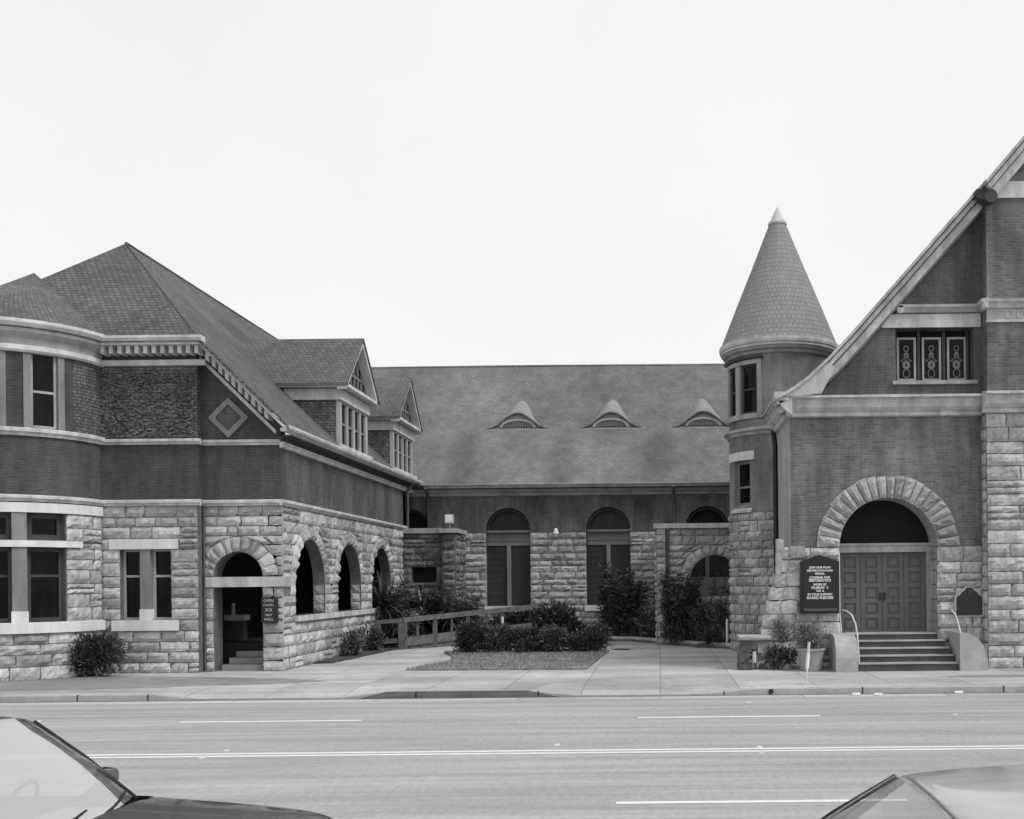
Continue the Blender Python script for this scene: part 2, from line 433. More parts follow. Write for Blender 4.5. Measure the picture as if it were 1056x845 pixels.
def rock(mb, x, y, z, sx, sy, sz, k=4):
    # lumpy boulder: subdivided cube
    vs = {}; fs = []
    def vid(p):
        if p not in vs: vs[p] = len(vs)
        return vs[p]
    for ax in range(3):
        for sg in (0, k):
            for i in range(k):
                for j in range(k):
                    q = []
                    for (a, b) in ((i, j), (i + 1, j), (i + 1, j + 1), (i, j + 1)):
                        p = [0, 0, 0]; p[ax] = sg; p[(ax + 1) % 3] = a; p[(ax + 2) % 3] = b; q.append(vid(tuple(p)))
                    fs.append(tuple(q))
    out = []
    for p in vs:
        u = Vector([c / k * 2 - 1 for c in p]); l = u.length; u = u * (1 - .16 * max(0, l - 1))
        out.append((x + u.x * sx + rnd.uniform(-.07, .07) * sx, y + u.y * sy + rnd.uniform(-.07, .07) * sy, z + u.z * sz + rnd.uniform(-.1, .1) * sz))
    mb.mesh(out, fs)
#@@SETTING
# ------------------------------------------------------------------ ground
RZ = -.13
def sheet(name, mat, x0, x1, y0, y1, z): 
    mb = MB(); mb.poly([(x0, y0, z), (x1, y0, z), (x1, y1, z), (x0, y1, z)]); return struct(mb.build(name, M[mat]))
sheet('ground', 'earth', -600, 600, -600, 900, -.2)
road = sheet('road', 'asph', -200, 200, -6, 22.05, RZ)
sheet('gutter', 'gutter', -200, 200, 22.05, 22.6, RZ + .001)
def raised(x):
    # kerb height factor: 1 full, 0 at the driveways
    def seg(a, b): 
        if a < x < b: return 1
        d = min(abs(x - a), abs(x - b)); return max(0, 1 - d / .9)
    return max(seg(-300, -10.8), seg(-5.9, -2.7), seg(1.9, 300))
kx = sorted(set([-200, -100, -60, -30, -20, 20, 40, 60, 100, 200] + [-15 + .3 * i for i in range(80)]))
mb = MB(); prof = lambda x: [(22.6, RZ), (22.6, RZ + .03 + .095 * raised(x)), (22.625, RZ + .03 + .105 * raised(x)), (22.76, RZ + .035 + .105 * raised(x)), (22.76, RZ)]
vs = [(x, y, z) for x in kx for (y, z) in prof(x)]
mb.mesh(vs, [(5 * i + j, 5 * i + j + 1, 5 * i + j + 6, 5 * i + j + 5) for i in range(len(kx) - 1) for j in range(4)])
kerb = struct(mb.build('kerb', M['concrete']))
jm = MB()
for x in [-12.4, -10.9, -5.2, -2.6, 1.35, 4.3, 7.3, 10.3, -15.4, -18.4]:
    jm.box(x - .012, x + .012, 22.594, 22.77, RZ + .01, RZ + .033 + .106 * raised(x))
jm.build('kerb_joint', M['metal'], kerb)
mb = MB(); mb.poly([(-200, 22.5, RZ + .004), (200, 22.5, RZ + .004), (200, 22.596, RZ + .004), (-200, 22.596, RZ + .004)]); mb.build('gutter_shade_line', M['mortar'], kerb)  # dark joint line at the kerb base, gutter shading painted into its colour
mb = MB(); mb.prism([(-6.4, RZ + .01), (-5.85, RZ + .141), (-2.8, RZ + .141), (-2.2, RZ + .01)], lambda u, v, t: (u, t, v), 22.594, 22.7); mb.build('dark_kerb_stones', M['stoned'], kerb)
mb = MB()
ys = [(22.762, 1), (23.5, .35), (24.3, 0)]
vs = []
for x in kx:
    for (y, f) in ys: vs.append((x, y, 0 - (1 - raised(x)) * .1 * f))
mb.mesh(vs, [(3 * i + j, 3 * i + j + 1, 3 * i + j + 4, 3 * i + j + 3) for i in range(len(kx) - 1) for j in range(2)])
mb.poly([(-200, 24.3, 0), (200, 24.3, 0), (200, 90, 0), (-200, 90, 0)])
side = struct(mb.build('sidewalk', M['pave']))
# painted lines
mb = MB()
for y in (15.08, 15.3):
    mb.poly([(-90, y, RZ + .004), (90, y, RZ + .004), (90, y + .12, RZ + .004), (-90, y + .12, RZ + .004)])
mb.build('centre_line', M['line'], road)
for y, xs, w in ((18.92, (-0.4 - 8.2, -0.4, 7.8 - .1), .15), (11.62, (-0.5,), .12)):
    for x in xs:
        mb = MB(); L = 3.25 if y > 15 else 3.2
        mb.poly([(x, y, RZ + .004), (x + L, y, RZ + .004), (x + L, y + w, RZ + .004), (x, y + w, RZ + .004)]); mb.build('lane_dash', M['line'], road)
def stud(x, y, lab):
    mb = MB(); mb.lathe((x, y), [(0.001, RZ + .02), (.035, RZ + .018), (.055, RZ + .001)], 12)
    tag(mb.build('road_stud', M['smooth'], smooth=True), lab, 'road stud', 'raised studs on the road')
for x, y, lab in [(1.43, 15.5, 'pale road stud just beyond the double centre line, nearest the middle'), (1.4, 14.95, 'pale road stud just this side of the double centre line, right of centre'),
                  (5.25, 18.97, 'round stud in the far lane to the right of the dashed line'), (-1.56, 15.9, 'stud lying in the far lane above the centre line, left of centre'),
                  (-11.3, 19.3, 'leftmost road stud beside the parked dark car roof'), (-6.5, 15.02, 'road stud touching the near side of the centre line by the dark car'), (-6.4, 15.65, 'road stud beyond the centre line just right of the car mirror'), (1.75, 21.2, 'small stud near the gutter below the driveway')]:
    stud(x, y, lab)
mb = MB(); mb.lathe((-1.31, 36.2), [(.001, .012), (.3, .012), (.33, .004)], 20)
tag(mb.build('manhole_cover', M['metal']), 'dark round cover set in the courtyard paving', 'manhole cover')
mb = MB(); mb.tube([(2.35, 22.585, RZ + .07), (2.35, 22.75, RZ + .07)], .055, 12)
tag(mb.build('drain_pipe', M['metal']), 'black drain pipe mouth in the kerb face', 'drain')
# grass bed with concrete edging
bed = [(-6.7, 28.2), (-4.3, 28.05), (-1.95, 27.95), (-1.75, 29.5), (-1.75, 35.3), (-7.4, 35.3), (-6.9, 32.5), (-6.3, 30.5)]
bed = [(-6.75, 28.2), (-1.95, 27.95), (-1.7, 35.4), (-7.2, 35.4), (-6.6, 33.6), (-6.05, 31.0)]
mb = MB(); mb.prism(bed, lambda a, b, t: (a, b, t), 0, .05); struct(mb.build('grass_bed_soil', M['grassg']))
mb = MB()
def inpoly(x, y, P):
    c = False
    for i in range(len(P)):
        (x0, y0), (x1, y1) = P[i], P[i - 1]
        if (y0 > y) != (y1 > y) and x < (x1 - x0) * (y - y0) / (y1 - y0) + x0: c = not c
    return c
k = 0
while k < 16000:
    x, y = rnd.uniform(-7.2, -1.6), rnd.uniform(27.9, 35.3)
    if not inpoly(x, y, bed): continue
    if noise.noise(Vector((x * 1.3, y * 1.3, 0))) < rnd.uniform(-.6, .1): k += 1; continue
    a = rnd.uniform(0, 6.28); h = rnd.uniform(.03, .09); l = rnd.uniform(-.04, .04)
    mb.poly([(x - .012 * math.cos(a), y - .012 * math.sin(a), .045), (x + .012 * math.cos(a), y + .012 * math.sin(a), .045), (x + l, y + l, .05 + h)]); k += 1
o = mb.build('lawn_grass', M['blade']); o['kind'] = 'stuff'; o['label'] = 'short dry grass on the courtyard bed'; o['category'] = 'grass'
mb = MB()
ed = [(-60, 23.5), (-16, 23.6), (-13.5, 23.9), (-11.4, 24.2), (-9.6, 24.7), (-7.9, 25.35), (-8.6, 25.9), (-9.9, 26.3), (-11.2, 26.9), (-13.5, 27.3), (-17, 27.5), (-60, 27.6)]
fine = []
for i, p in enumerate(ed[:-1]):
    q = ed[i + 1]; n = max(1, int(math.dist(p, q) / .3)) if abs(p[0]) < 50 and abs(q[0]) < 50 else 1
    for k in range(n):
        fine.append((p[0] + (q[0] - p[0]) * k / n + rnd.uniform(-.05, .05), p[1] + (q[1] - p[1]) * k / n + rnd.uniform(-.05, .05)))
fine.append(ed[-1])
tri = tessellate_polygon([[Vector((x, y, 0)) for x, y in fine]])
mb.mesh([(x, y, .004) for x, y in fine], [tuple(t) for t in tri]); mb.build('asphalt_patch', M['patch'], side)
mb = MB(); fine = [(9.2 + 2.6 * math.cos(a) * (1 + rnd.uniform(-.06, .06)), 25.0 + .35 * math.sin(a) * (1 + rnd.uniform(-.15, .15)), .004) for a in [math.tau * k / 30 for k in range(30)]]
mb.poly(fine); mb.build('asphalt_patch', M['patch'], side)
# raised planting strips against the walls
mb = MB(); mb.prism([(-1.3, 41.4), (2.4, 36.1), (3.5, 39), (0, 43.9), (-8, 43.9), (-6, 41.8)], lambda a, b, t: (a, b, t), 0, .12); struct(mb.build('planting_soil', M['soil']))
mb = MB()
for a, b in zip([(-1.9, 41.5), (-1.0, 41.05), (.3, 38.9), (1.4, 37.3)], [(-1.0, 41.05), (.3, 38.9), (1.4, 37.3), (2.42, 36.0)]):
    mb.tube([(a[0], a[1], .1), (b[0], b[1], .1)], .09, 4)
tag(mb.build('bed_edging', M['trimd']), 'low weathered edging along the planting bed by the turret', 'edging')
mb = MB(); mb.prism([(-10.1, 31), (-9.6, 31.2), (-9.3, 37.2), (-8.0, 38.8), (-4, 42), (-8, 42), (-10.1, 42)], lambda a, b, t: (a, b, t), 0, .06); struct(mb.build('wall_side_soil', M['soil']))
#@@HALL
# ------------------------------------------------------------------ left building (parish hall)
hall = thing('parish_hall', 'large hipped-roof hall of stone and dark brick with round bay and arched side porch', 'building', (-12.3, 28.3, 0))
PF, PR, PS = planeY(28.3), planeY(28.6), planeX(-10.15)
BC, BR = (-17.02, 28.15), 2.2
CB = cyl(BC, BR); th = lambda d: R_(d) * BR
# front flat wall
def f(mb): wall(mb, PF, [(-14.88, 0), (-12.27, 0), (-12.27, 4.5), (-14.88, 4.5)], [[(-14.35, 1.42), (-13.0, 1.42), (-13.0, 3.3), (-14.35, 3.3)]], .35)
one('backing_wall', 'mortar', hall, f)
def f(mb): ashlar(mb, PF, -14.88, -12.27, 0, 4.46, [Brect(-14.6, -12.78, 1.12, 1.42), Brect(-14.35, -13.0, 1.42, 3.29), Brect(-14.63, -12.78, 3.29, 3.58)])
one('stone_wall', 'stone', hall, f)
one('lintel', 'lintel', hall, lambda mb: mbox(mb, PF, -14.62, -12.8, 3.3, 3.57, -.3, .06))
one('sill', 'lintel', hall, lambda mb: mbox(mb, PF, -14.56, -12.8, 1.13, 1.41, -.3, .09))
one('mullion', 'mull', hall, lambda mb: mbox(mb, PF, -13.82, -13.55, 1.41, 3.3, -.3, .02))
one('mullion_base', 'lintel', hall, lambda mb: mbox(mb, PF, -13.83, -13.54, 1.41, 1.7, -.3, .05))
sash(hall, PF, -14.35, -13.82, 1.41, 3.3, -.22, .06, 'framel', .62)
sash(hall, PF, -13.55, -13.0, 1.41, 3.3, -.22, .06, 'framel', .62)
one('brick_wall', 'brick', hall, lambda mb: mbox(mb, PF, -14.95, -12.27, 4.5, 6.1, -.35, 0))
def f(mb):
    mbox(mb, PF, -14.95, -12.27, 6.1, 8.7, -.35, 0)
    for k in range(800):
        s, z = rnd.uniform(-14.85, -12.36), 6.28 + rnd.random() ** 1.4 * 1.75
        rock(mb, s, 28.3, z, rnd.uniform(.03, .07), rnd.uniform(.02, .06), rnd.uniform(.02, .04), k=2)
one('textured_brick_wall', 'rough', hall, f)
# recessed gable front with the arched entrance
AC, AH, AS = -11.335, .655, 2.56
def f(mb): wall(mb, PR, notched(-12.27, -10.154, 0, 4.5, [(AC, AH, AS)]), [], .55)
one('backing_wall', 'mortar', hall, f)
def f(mb): ashlar(mb, PR, -12.27, -10.1, 0, 4.46, [Barch(AC, AH + .42, 2.54, AS + .02, hb=AH + .42), Brect(-12.2, -10.1, 2.26, 2.54), Brect(AC - AH, AC + AH, 0, 2.26)], w=(.3, .75))
one('stone_wall', 'stone', hall, f)
one('arch_ring', 'stone', hall, lambda mb: voussoirs(mb, PR, AC, AS + .01, AH, AH + .43, 11, .06, ragged=.05))
one('lintel', 'smooth', hall, lambda mb: mbox(mb, PR, -12.2, -9.97, 2.27, 2.54, -.5, .07))
one('brick_wall', 'brick', hall, lambda mb: wall(mb, PR, [(-12.27, 4.5), (-10.146, 4.5), (-10.146, 6.68), (-12.27, 8.64)], [], .35))
def f(mb):
    c = (-11.53, 6.82); r0, r1 = .36, .54
    q = [(c[0] + math.cos(k * math.pi / 2) * r, c[1] + math.sin(k * math.pi / 2) * r * 1.0) for r in (r0, r1) for k in range(4)]
    for k in range(4):
        a, b, c2, d = q[k], q[(k + 1) % 4], q[4 + (k + 1) % 4], q[4 + k]
        mb.prism([a, b, c2, d], lambda u, v, t: PR(u, v, t), 0, .09)
dia = one('diamond_panel_frame', 'mull', hall, f)
def f(mb): mb.prism([(-11.53 + math.cos(k * math.pi / 2) * .37, 6.82 + math.sin(k * math.pi / 2) * .37) for k in range(4)], lambda u, v, t: PR(u, v, t), 0, .03)
one('panel', 'bricku', dia, f)
# side wall with three arches
AR = [(30.95, 1.3), (34.85, 1.3), (38.85, 1.3)]
def f(mb): wall(mb, PS, [(28.6, 0), (42.5, 0), (42.5, 4.5), (28.6, 4.5)], [arch(c, h, 1.45, 2.32) for c, h in AR], .36)
one('backing_wall', 'mortar', hall, f)
def f(mb): ashlar(mb, PS, 28.6, 42.5, 0, 4.46, [Barch(c, h + .42, 2.32, 2.34) for c, h in AR] + [Brect(c - h, c + h, 1.45, 2.32) for c, h in AR] + [Brect(29.6, 40.3, 1.28, 1.45)])
one('stone_wall', 'stone', hall, f)
for c, h in AR: one('arch_ring', 'stone', hall, lambda mb: voussoirs(mb, PS, c, 2.33, h, h + .42, 13, .08, ragged=.06))
for c, h in AR:
    def f(mb):
        z = 1.45
        while z < 2.3:
            block(mb, lambda s, zz, n=0: (-10.15 - s, c + h - n, zz), .02, .35, .02, .35, z, z + .28, .03); z += .285
    one('reveal_stones', 'stone', hall, f)
one('long_sill', 'smooth', hall, lambda mb: mbox(mb, PS, 29.55, 40.35, 1.29, 1.45, -.4, .1))
one('brick_wall', 'bricku', hall, lambda mb: mbox(mb, PS, 28.602, 42.5, 4.5, 6.3, -.35, 0))
# belts
def f(mb):
    for z0, z1, p in ((4.45, 4.6, .13), (6.08, 6.22, .12)):
        mould(mb, PF, -14.9, -12.27 + .1, BELT(z0, z1, p)); mould(mb, PR, -12.27, -10.151, BELT(z0, z1, p))
    mould(mb, PS, 28.6 - .13, 42.5, BELT(4.45, 4.6, .13))
one('belt_course', 'smooth', hall, f)
one('side_frieze', 'trim', hall, lambda mb: mould(mb, PS, 28.5, 44.2, [(0, 6.0), (.08, 6.02), (.08, 6.08), (.13, 6.12), (.13, 6.15), (0, 6.16)]))
one('side_shadow_band', 'framed', hall, lambda mb: mould(mb, PS, 28.62, 44.2, [(0, 6.17), (.06, 6.17), (.08, 6.28), (.2, 6.33), (.2, 6.36), (0, 6.36)]))  # dark colour paints in the shadow band below the eave gutter
# recessed end bay beyond the arches
one('end_wall', 'brickn', hall, lambda mb: mb.box(-11.6, -11.3, 42.5, 44.3, 0, 6.2))
one('return_wall', 'bricku', hall, lambda mb: mb.box(-11.6, -10.15, 42.2, 42.498, 4.5, 6.3))
# porch interior
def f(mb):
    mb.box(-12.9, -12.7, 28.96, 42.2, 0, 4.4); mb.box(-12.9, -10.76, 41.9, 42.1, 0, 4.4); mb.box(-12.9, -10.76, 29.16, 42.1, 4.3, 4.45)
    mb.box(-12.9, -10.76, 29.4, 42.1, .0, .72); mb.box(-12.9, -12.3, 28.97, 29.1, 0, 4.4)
one('porch_interior', 'dark', hall, f)  # near-black colour stands in for the shade inside the porch
for k in range(4):
    one('entry_step', 'frame', hall, lambda mb: mb.box(-11.85 + .08 * k, -10.7, 28.75 + .28 * k, 30.2, .002 + .17 * k, .165 * (k + 1)))
one('entry_parapet', 'framed', hall, lambda mb: mb.box(-12.68, -12.0, 30.6, 30.9, .72, 1.3))
one('entry_parapet_cap', 'trimd', hall, lambda mb: (mb.box(-12.68, -11.95, 30.5, 31.0, 1.302, 1.46), mb.box(-12.36, -12.3, 30.7, 30.8, 1.46, 1.8)))
# bay
LW = [(th(a), th(b)) for a, b in ((-26.5, -3.1), (5.2, 28.6), (36.9, 60.3))]
UW = [(th(a), th(b)) for a, b in ((-32.4, -7.9), (1.7, 26.2), (35.8, 60.3))]
def f(mb): cellwall(mb, CB, th(-62), th(93), 0, 4.5, [(a, b, 1.44, 3.31) for a, b in LW] + [(a, b, 3.5, 4.17) for a, b in LW], .3)
one('backing_wall', 'mortar', hall, f)
def f(mb): ashlar(mb, CB, th(-62), th(93), 0, 4.2, [Brect(LW[0][0] - .3, LW[-1][1] + .02, 3.46, 4.18), Brect(LW[0][0] - .3, LW[-1][1] + .02, 1.42, 3.32), Brect(LW[0][0] - .6, LW[-1][1] + .38, 3.31, 3.48)] + [Brect(th(-62), th(93), 1.16, 1.43)])
one('stone_wall', 'stone', hall, f)
def f(mb): ashlar(mb, CB, th(-62), LW[0][0] - .3, 4.18, 4.44); 
one('lintel', 'lintel', hall, lambda mb: mould(mb, CB, th(-62), th(92), [(0, 4.18), (.07, 4.18), (.07, 4.42), (0, 4.42)], .2))
one('transom_band', 'lintel', hall, lambda mb: mould(mb, CB, th(-50), th(71), [(0, 3.32), (.09, 3.32), (.09, 3.48), (0, 3.48)], .2))
one('sill', 'lintel', hall, lambda mb: mould(mb, CB, th(-60), th(92), [(0, 1.17), (.1, 1.17), (.1, 1.42), (0, 1.44)], .2))
for (a, b), (c, d) in zip(LW, LW[1:]):
    one('mullion', 'mull', hall, lambda mb: (mbox(mb, CB, b, c, 1.44, 3.32, -.2, .04, .1), mbox(mb, CB, b, c, 3.48, 4.18, -.2, .04, .1)))
    one('mullion_base', 'lintel', hall, lambda mb: mbox(mb, CB, b - .02, c + .02, 1.43, 1.72, -.1, .07, .1))
for a, b in LW:
    sash(hall, CB, a, b, 1.44, 3.31, -.2, .1, 'framed', .62, .2)
    sash(hall, CB, a, b, 3.48, 4.18, -.2, .14, 'framed', 0, .2)
one('brick_wall', 'brick', hall, lambda mb: cellwall(mb, CB, th(-62), th(93), 4.5, 6.1, (), .3))
one('textured_brick_wall', 'rough', hall, lambda mb: cellwall(mb, CB, th(67), th(93), 6.1, 8.4, (), .3))
one('brick_wall', 'brick', hall, lambda mb: cellwall(mb, CB, th(-62), th(67), 6.1, 8.4, [(a, b, 6.3, 8.2) for a, b in UW], .3))
for a, b in UW:
    one('window_column', 'mull', hall, lambda mb: (mbox(mb, CB, a, a + .16, 6.25, 8.2, -.15, .03, .1), mbox(mb, CB, b - .16, b, 6.25, 8.2, -.15, .03, .1)))
    sash(hall, CB, a + .16, b - .16, 6.3, 8.2, -.12, .06, 'trimd', .48, .2)
def f(mb):
    mould(mb, CB, th(-62), th(92), BELT(4.45, 4.6, .13), .15); mould(mb, CB, th(-62), th(93), BELT(6.08, 6.27, .13), .15)
one('belt_course', 'smooth', hall, f)
def f(mb):
    mould(mb, CB, th(-62), th(95), [(0, 8.15), (.08, 8.15), (.12, 8.2), (.12, 8.32), (0, 8.33)], .12)
    mould(mb, CB, th(-62), th(98), [(.2, 8.72), (.34, 8.74), (.4, 8.82), (.4, 8.9), (.3, 8.92), (.2, 8.86)], .12)
one('bay_cornice', 'trim', hall, f)
one('bay_frieze', 'trimd', hall, lambda mb: mould(mb, CB, th(-62), th(95), [(0, 8.34), (.05, 8.34), (.07, 8.48), (.2, 8.56), (.26, 8.62), (.28, 8.7), (0, 8.71)], .12))
# bracketed cornice on the flat front
def f(mb):
    mould(mb, PF, -14.7, -12.0, [(0, 8.17), (.08, 8.18), (.1, 8.32), (0, 8.34)])
    mbox(mb, PF, -14.75, -11.95, 8.64, 8.69, -.3, .5)
    mould(mb, PF, -14.8, -11.9, [(.3, 8.695), (.53, 8.695), (.6, 8.8), (.6, 8.86), (.3, 8.86)])
corn = one('front_cornice', 'trim', hall, f)
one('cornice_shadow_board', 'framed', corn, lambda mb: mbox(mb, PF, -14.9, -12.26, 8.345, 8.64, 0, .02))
for k in range(12):
    x = -14.62 + k * .225
    one('bracket', 'trim', corn, lambda mb: mbox(mb, PF, x, x + .1, 8.43, 8.638, .021, .4))
# raking cornice
def rk(x, dz, n=0): return (x, 28.6 - n, 8.72 - (x + 12.0) * .995 + dz)
def rakebar(mb, x0, x1, d0, d1, n0, n1):
    mb.mesh([rk(x, d, n) for x in (x0, x1) for (d, n) in ((d0, n0), (d1, n0), (d1, n1), (d0, n1))], [(0, 1, 5, 4), (1, 2, 6, 5), (2, 3, 7, 6), (3, 0, 4, 7), (0, 1, 2, 3), (4, 5, 6, 7)])
def f(mb):
    rakebar(mb, -12.1, -9.8, -.13, -.04, -.2, .64); rakebar(mb, -12.1, -10.0, -.04, .0, .641, .66); rakebar(mb, -12.3, -10.25, -.62, -.5, 0, .12)
rak = one('raking_cornice', 'trim', hall, f)
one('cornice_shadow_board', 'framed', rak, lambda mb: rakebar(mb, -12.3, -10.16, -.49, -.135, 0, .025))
for k in range(11):
    x = -12.13 + .172 * k
    one('bracket', 'trim', rak, lambda mb: rakebar(mb, x, x + .095, -.36, -.125, .03, .48))
one('eave_gutter', 'trim', hall, lambda mb: mould(mb, planeX(-10.15), 28.0, 44.2, [(.2, 6.37), (.34, 6.37), (.43, 6.41), (.46, 6.46), (.46, 6.52), (.38, 6.52), (.3, 6.46), (.2, 6.46)]))
# roof
E1, E2, E3, AP = (-12.0, 27.75, 8.82), (-9.72, 27.98, 6.52), (-9.72, 44.2, 6.5), (-15.92, 31.92, 12.62)
RB, L1, L2, L3 = (-15.92, 50.6, 12.58), (-19.84, 27.75, 8.82), (-22.1, 28.0, 6.5), (-22.1, 50.6, 6.5)
def f(mb):
    for P in ([E1, AP, L1], ):
        mb.poly(P)
    mb.poly([E1, E2, E3, RB, AP]); mb.poly([L1, L2, L3, RB, AP])
    mb.poly([(-9.72, 44.2, 6.5), (-9.72, 44.2, 6.38), (-9.72, 27.98, 6.38), (-9.72, 27.98, 6.52)])
    mb.poly([(a[0], a[1], a[2] - .12) for a in (E1, E2, E3, RB, AP)]); mb.poly([(a[0], a[1], a[2] - .12) for a in (L1, L2, L3, RB, AP)])
    mb.poly([E1, E2, (E2[0], E2[1], E2[2] - .12), (E1[0], E1[1], E1[2] - .12)]); mb.poly([E1, L1, (L1[0], L1[1], L1[2] - .12), (E1[0], E1[1], E1[2] - .12)])
one('hall_roof', 'shingle', hall, f)
one('roof_ridge', 'shingle', hall, lambda mb: (mb.tube([AP, RB], .05, 6), mb.tube([AP, E1], .025, 6)))
def f(mb):
    ap = (-17.68, 30.2, 11.25); n = 40; rows = 8
    vs = []; uv = []
    for k in range(n + 1):
        a = R_(-66 + 185 * k / n); e = (BC[0] + 2.6 * math.sin(a), BC[1] - 2.6 * math.cos(a), 8.84)
        for j in range(rows + 1):
            t_ = j / rows; zz = e[2] + (ap[2] - e[2]) * t_
            vs.append((e[0] + (ap[0] - e[0]) * t_, e[1] + (ap[1] - e[1]) * t_, zz)); uv.append((a * 3.5 * (1 - t_ * .6), 3.9 * t_))
    m = rows + 1
    mb.mesh(vs, [(k * m + j, k * m + m + j, k * m + m + j + 1, k * m + j + 1) for k in range(n) for j in range(rows)], 0, uv)
one('bay_roof', 'shingle', hall, f, True)
def f(mb): mb.box(-21, -12.3, 28.65, 30, 0, 8.6); mb.box(-21, -13, 30, 50, 0, 6.3)
one('inner_mass', 'dark', hall, f)
one('left_side_wall', 'brick', hall, lambda mb: mb.box(-21.8, -21.4, 28.6, 50, 0, 6.4))
one('downspout', 'pipe', hall, lambda mb: mb.tube([(-12.21, 28.53, 4.44), (-12.21, 28.53, .05)], .028, 8))
one('downspout', 'pipe', hall, lambda mb: mb.tube([(-9.8, 42.4, 6.3), (-10.02, 42.42, 6.0), (-10.04, 42.42, .1)], .06, 8))
one('downspout', 'pipe', hall, lambda mb: mb.tube([(-14.93, 28.24, 4.45), (-14.93, 28.24, .05)], .022, 8))
def dormer(c, lab):
    d = MB(); X = -9.82; w = 1.55
    # front: lower wall is mostly window
    mf = planeX(X); d.poly([mf(c - w, 6.45), mf(c + w, 6.45), mf(c + w, 8.4), mf(c - w, 8.4)])
    o = MB()
    cells = [c - w + .12 + k * .71 for k in range(5)]
    wall(o, mf, [(c - w, 6.45), (c + w, 6.45), (c + w, 8.45), (c - w, 8.45)], [[(a + .07, 6.68), (a + .64, 6.68), (a + .64, 7.95), (a + .07, 7.95)] for a in cells[:4]], .12)
    D = o.build('dormer', M['trimd'], hall, label=lab)
    for a in cells[:4]:
        b = MB(); mbox(b, mf, a + .07, a + .64, 6.68, 7.95, -.11, -.08)
        b.build('pane', M['glass'], D)
        b = MB(); mbox(b, mf, a + .07, a + .64, 7.28, 7.35, -.08, -.03); mbox(b, mf, a + .07, a + .13, 6.68, 7.95, -.08, -.04); mbox(b, mf, a + .58, a + .64, 6.68, 7.95, -.08, -.04); b.build('sash', M['frame'], D)
    for s in (-1, 1):
        b = MB(); y = c + s * w; q0, q1 = sorted((y - s * .003, y - s * .1))
        b.prism([(X - .121, 6.5), (X - .121, 8.5), (X - 2.1, 8.5)], lambda u, v, t: (u, t, v), q0, q1)
        b.build('dormer_side', M['rough'], D)
    b = MB(); mbox(b, mf, c - w - .1, c + w + .1, 8.02, 8.36, 0, .06); mbox(b, mf, c - w - .25, c + w + .25, 8.4, 8.5, 0, .3); mbox(b, mf, c - w - .15, c + w + .15, 6.5, 6.62, 0, .14)
    for s in (-1, 1):
        y0, y1 = sorted((c + s * w, c + s * (w + .06))); b.box(X - 1.7, X, y0, y1, 8.02, 8.36)
        y0, y1 = sorted((c + s * w, c + s * (w + .28))); b.box(X - 1.95, X, y0, y1, 8.38, 8.48)
    b.build('frieze', M['trim'], D)
    # gable with lattice
    b = MB(); b.prism([(c - w - .05, 8.5), (c + w + .05, 8.5), (c, 10.0)], lambda u, v, t: mf(u, v, t), -.06, -.02); b.build('gable_pane', M['glass'], D)
    b = MB()
    for k in range(-3, 4):
        h = 8.5 + 1.5 * (1 - abs(k) * .4 / 1.6); mbox(b, mf, c + k * .4 - .03, c + k * .4 + .03, 8.5, max(h, 8.55), -.02, .03)
    mbox(b, mf, c - .95, c + .95, 8.98, 9.04, -.02, .035); b.build('gable_lattice', M['frame'], D)
    b = MB()
    for s in (-1, 1):
        for (da, db, n0, n1) in ((-.2, .02, 0, .3),):
            P = [(c + s * 1.85, 8.5 + da), (c, 10.22 + da), (c, 10.22 + db), (c + s * 1.85, 8.5 + db)]
            b.prism(P, lambda u, v, t: mf(u, v, t), n0, n1)
    b.build('bargeboard', M['trim'], D)
    b = MB()
    for s in (-1, 1):
        P = [(X + .34, c, 10.27), (-13.7, c, 10.27), (-11.95, c + s * 1.9, 8.5), (X + .34, c + s * 1.9, 8.5)]
        b.poly(P); b.poly([(p[0], p[1], p[2] - .08) for p in P]); b.poly([P[2], P[3], (P[3][0], P[3][1], 8.42), (P[2][0], P[2][1], 8.42)]); b.poly([P[0], P[3], (P[3][0], P[3][1], 8.42), (P[0][0], P[0][1], 10.19)])
    b.build('dormer_roof', M['shinglel'], D)
dormer(34.4, 'nearer gabled dormer with four windows'); dormer(40.95, 'farther gabled dormer beside the long roof')
#@@NAVE
# ------------------------------------------------------------------ nave
nave = thing('church_hall', 'long low church nave with broad shingled roof, eyebrow dormers and round-arched openings', 'building', (-2, 44, 0))
PN = planeY(44)
NA = [-10.36, -6.24, -2.1, 2.0]
one('brick_wall', 'brickn', nave, lambda mb: wall(mb, PN, notched(-13, 14, 4.4, 6.25, [(c, .915, 4.5) for c in NA]), [], .4))
one('backing_wall', 'mortar', nave, lambda mb: wall(mb, planeY(44), [(-13, 0), (14, 0), (14, 4.398), (-13, 4.398)], [[(c - .915, 1.36), (c + .915, 1.36), (c + .915, 4.397), (c - .915, 4.397)] for c in NA], .4))
one('stone_wall', 'stone', nave, lambda mb: ashlar(mb, PN, -8.2, 2.6, 0, 4.38, [Brect(c - .9, c + .9, 1.36, 4.38) for c in NA[1:]] + [Brect(c - 1.05, c + 1.05, 1.1, 1.36) for c in NA[1:]], h=(.22, .32), w=(.35, 1.0)))
